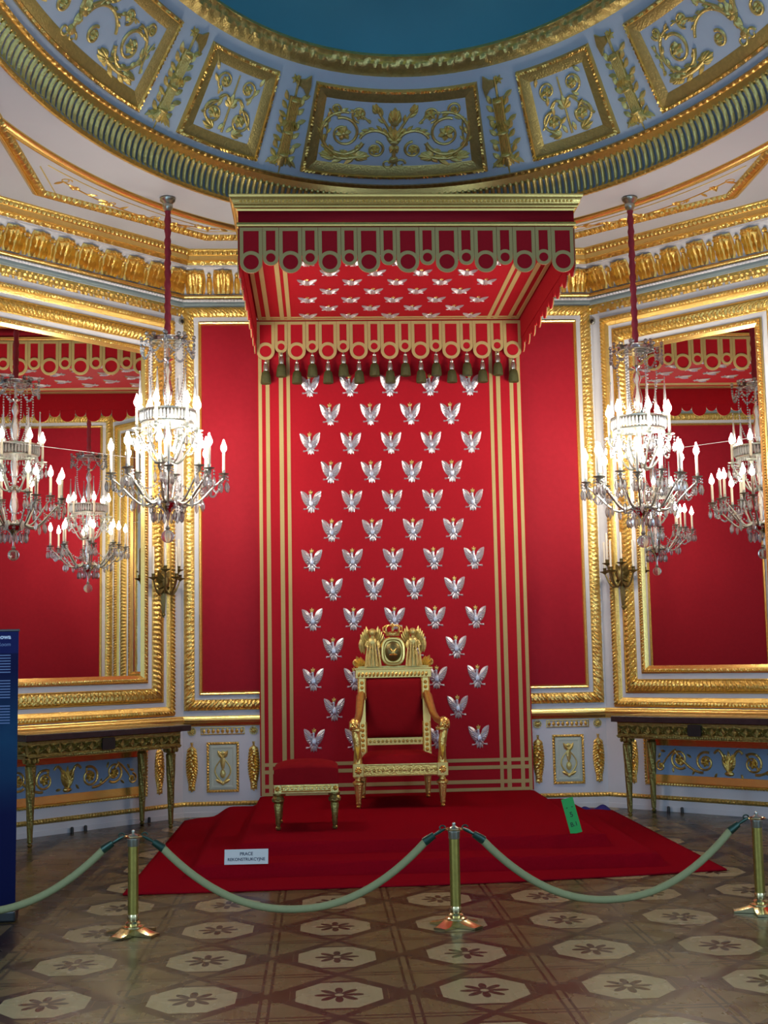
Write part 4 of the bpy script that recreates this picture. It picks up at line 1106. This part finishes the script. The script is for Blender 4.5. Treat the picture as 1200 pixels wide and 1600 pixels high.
    # arms
    def arm_meshes(R_, zc, zh, hub, n_p):
        b = MB(); pts = []
        for i in range(15):
            q = i/14; r = hub+(R_-hub)*q
            z = zh+(zc-.03-zh)*(q**1.5)-.06*sin(PI*q)+.05*sin(2*PI*q)*(-.5)
            pts.append((r, 0, z))
        b.tube(pts, [.011-.004*i/14 for i in range(15)], 8)
        A = b
        pan = MB(); c = (R_,0,zc); pan.lathe([(.006,-.05),(.014,-.03),(.020,-.015),(.012,-.005),(.042,.004),(.046,.010),(.020,.008),(.013,.012),(.015,.04),(.0,.04)], 14, c)
        cd = MB(); cd.lathe([(.0125,.03),(.0125,.195),(.006,.198),(0,.198)], 12, c)
        fl_ = MB(); fl_.lathe([(0,.196),(.015,.203),(.026,.224),(.024,.246),(.013,.272),(.005,.300),(0,.310)], 10, c)
        pd = MB()
        for k in range(n_p):
            a = 2*PI*k/n_p+.5; px, py = R_+.040*cos(a), .040*sin(a)
            for m in range(2): pd.ball((px, py, zc-.018-.026*m), .011, 6, 4)
            pd.lathe([(0,-.095),(.013,-.075),(.018,-.045),(.012,-.02),(.004,0)], 6, (px, py, zc-.062))
        return A, pan, cd, fl_, pd
    def arms(n, R_, zc, zh, hub, ph, name, n_p):
        A, pan, cd, fl_, pd = arm_meshes(R_, zc, zh, hub, n_p); first = None
        for i in range(n):
            if first is None:
                first = A.build(name, 'pewter', t); pan.build('drip_pan', 'pewter', first); cd.build('candle', 'candle', first); fl_.build('flame_bulb', 'flame', first); pd.build('crystal_drop', 'crystal', first, smooth=False); o = first
            else: o = copy(first, t)
            o.rotation_euler = (0,0,ph+2*PI*i/n)
    arms(8, .475, 3.06, 2.84, .10, .13, 'lower_arm', 4)
    arms(6, .345, 3.10, 2.86, .08, .45, 'middle_arm', 3)
    arms(6, .262, 3.44, 3.20, .02, .26, 'upper_arm', 3)
    # strings of drops under the bowl and between the arms
    def ringed(mb, name, n, ph):
        f = mb.build(name, 'crystal', t, rot=(0,0,ph))
        for i in range(1, n): copy(f, t, rot=(0,0,ph+2*PI*i/n))
    for n, r, z, ph in ((13,.125,2.81,0),(13,.30,2.905,.24)):
        b = MB()
        for m in range(3): b.ball((r, 0, z-.024*m), .010, 6, 4)
        b.lathe([(0,-.10),(.014,-.08),(.019,-.045),(.012,-.018),(.004,0)], 6, (r, 0, z-.065)); ringed(b, 'crystal_drop', n, ph)
    b = MB()
    for k in range(1, 14):
        q = k/14; a = PI/4*q; r = .475-.05*sin(PI*q); b.ball((r*cos(a), r*sin(a), 3.03-.14*sin(PI*q)), .011, 6, 4)
    ringed(b, 'bead_string', 8, .13)
    b = MB()
    for k in range(1, 12):
        q = k/12; a = PI/3*q; b.ball((.25*cos(a), .25*sin(a), 3.42-.16*sin(PI*q)), .011, 6, 4)
    ringed(b, 'bead_string', 6, .26)
    b = MB()
    for k in range(26):
        q = k/25; r = .205-.165*q*q; b.ball((r*q+.16*(1-q), 0, 4.20-.60*q-.03*sin(PI*q)), .009, 6, 4)
    ringed(b, 'bead_string', 6, .5)
    return t
chandelier(-2.003, 11.03, 0, 0, 'lit crystal chandelier hanging by a red sleeve left of the canopy', 1)
chandelier(2.075, 11.03, -.10, .35, 'lit crystal chandelier hanging by a red sleeve right of the canopy', 2)

# ------------------------------------------------------------------ banner and small fittings
B = empty('display_banner', (-2.93, 7.80, 0), .06, 'tall dark blue printed banner standing at the left edge of the photo', 'banner')
b = MB(); b.box(-.42,.42,-.004,.004,.06,1.672); pn = b.build('printed_panel', 'banner', B, smooth=False)
b = MB(); b.box(-.43,.43,-.06,.06,0,.065); b.build('base', 'black', B, bevel=.012, smooth=False)
b = MB(); b.box(-.425,.425,-.010,.010,1.668,1.682); b.build('top_bar', 'black', B, bevel=.003, smooth=False)
text('title', 'Sala Tronowa', .036, 'banner_text', pn, (.376,-.0048,1.636), (PI/2,0,0), 'RIGHT', bold=.0012)
text('subtitle', 'Throne Room', .030, 'banner_small', pn, (.376,-.0048,1.592), (PI/2,0,0), 'RIGHT', bold=.0003)
b = MB(); b.xf = wall_xf
for k in range(26):
    if k % 9 == 8: continue
    b.box(-.37, .376-.10*(k % 9 == 7), 1.525-.0165*k, 1.531-.0165*k, .0042, .0048)
tag(b.build('text_lines', 'banner_small', pn, smooth=False), kind='stuff')
for x, z, lb in ((-2.035, 4.835, 'small round dark fitting high on the white pilaster left of the canopy'), (2.035, 4.815, 'small round dark fitting high on the white pilaster right of the canopy')):
    s = 1 if x > 0 else -1
    t = empty('alarm_sensor', (s*(HW+.035*cos(R45))-s*.014, D-.035*sin(R45)-.014, z-.02), -s*R45, lb, 'sensor', 'round fittings on the pilasters')
    b = MB(); b.lathe([(.026,0),(.032,.006),(.032,.016),(.022,.022)], 20); b.build('housing', 'pewter', t, rot=(PI/2,0,0))
    b = MB(); b.lathe([(0,.032),(.014,.030),(.021,.022)], 16); b.build('lens', 'black', t, rot=(PI/2,0,0))
for w, u, lb in ((wl, .02, 'small black stop on the floor against the left plinth, nearest the banner'), (wl, .16, 'small black stop on the floor against the left plinth, second from the banner'), (wl, .86, 'small black stop on the floor against the left plinth, nearest the dais'),
                 (wr, .68-SR, 'small black stop on the floor against the right plinth, nearest the dais'), (wr, .82-SR, 'small black stop on the floor against the right plinth, second from the dais')):
    p = w.matrix_basis @ Vector((u, -.055, 0))
    b = MB(); b.lathe([(.014,0),(.014,.04),(.010,.050),(0,.052)], 12); tag(b.build('door_stop', 'black', loc=p), lb, 'door stop', 'black stops along the plinths')
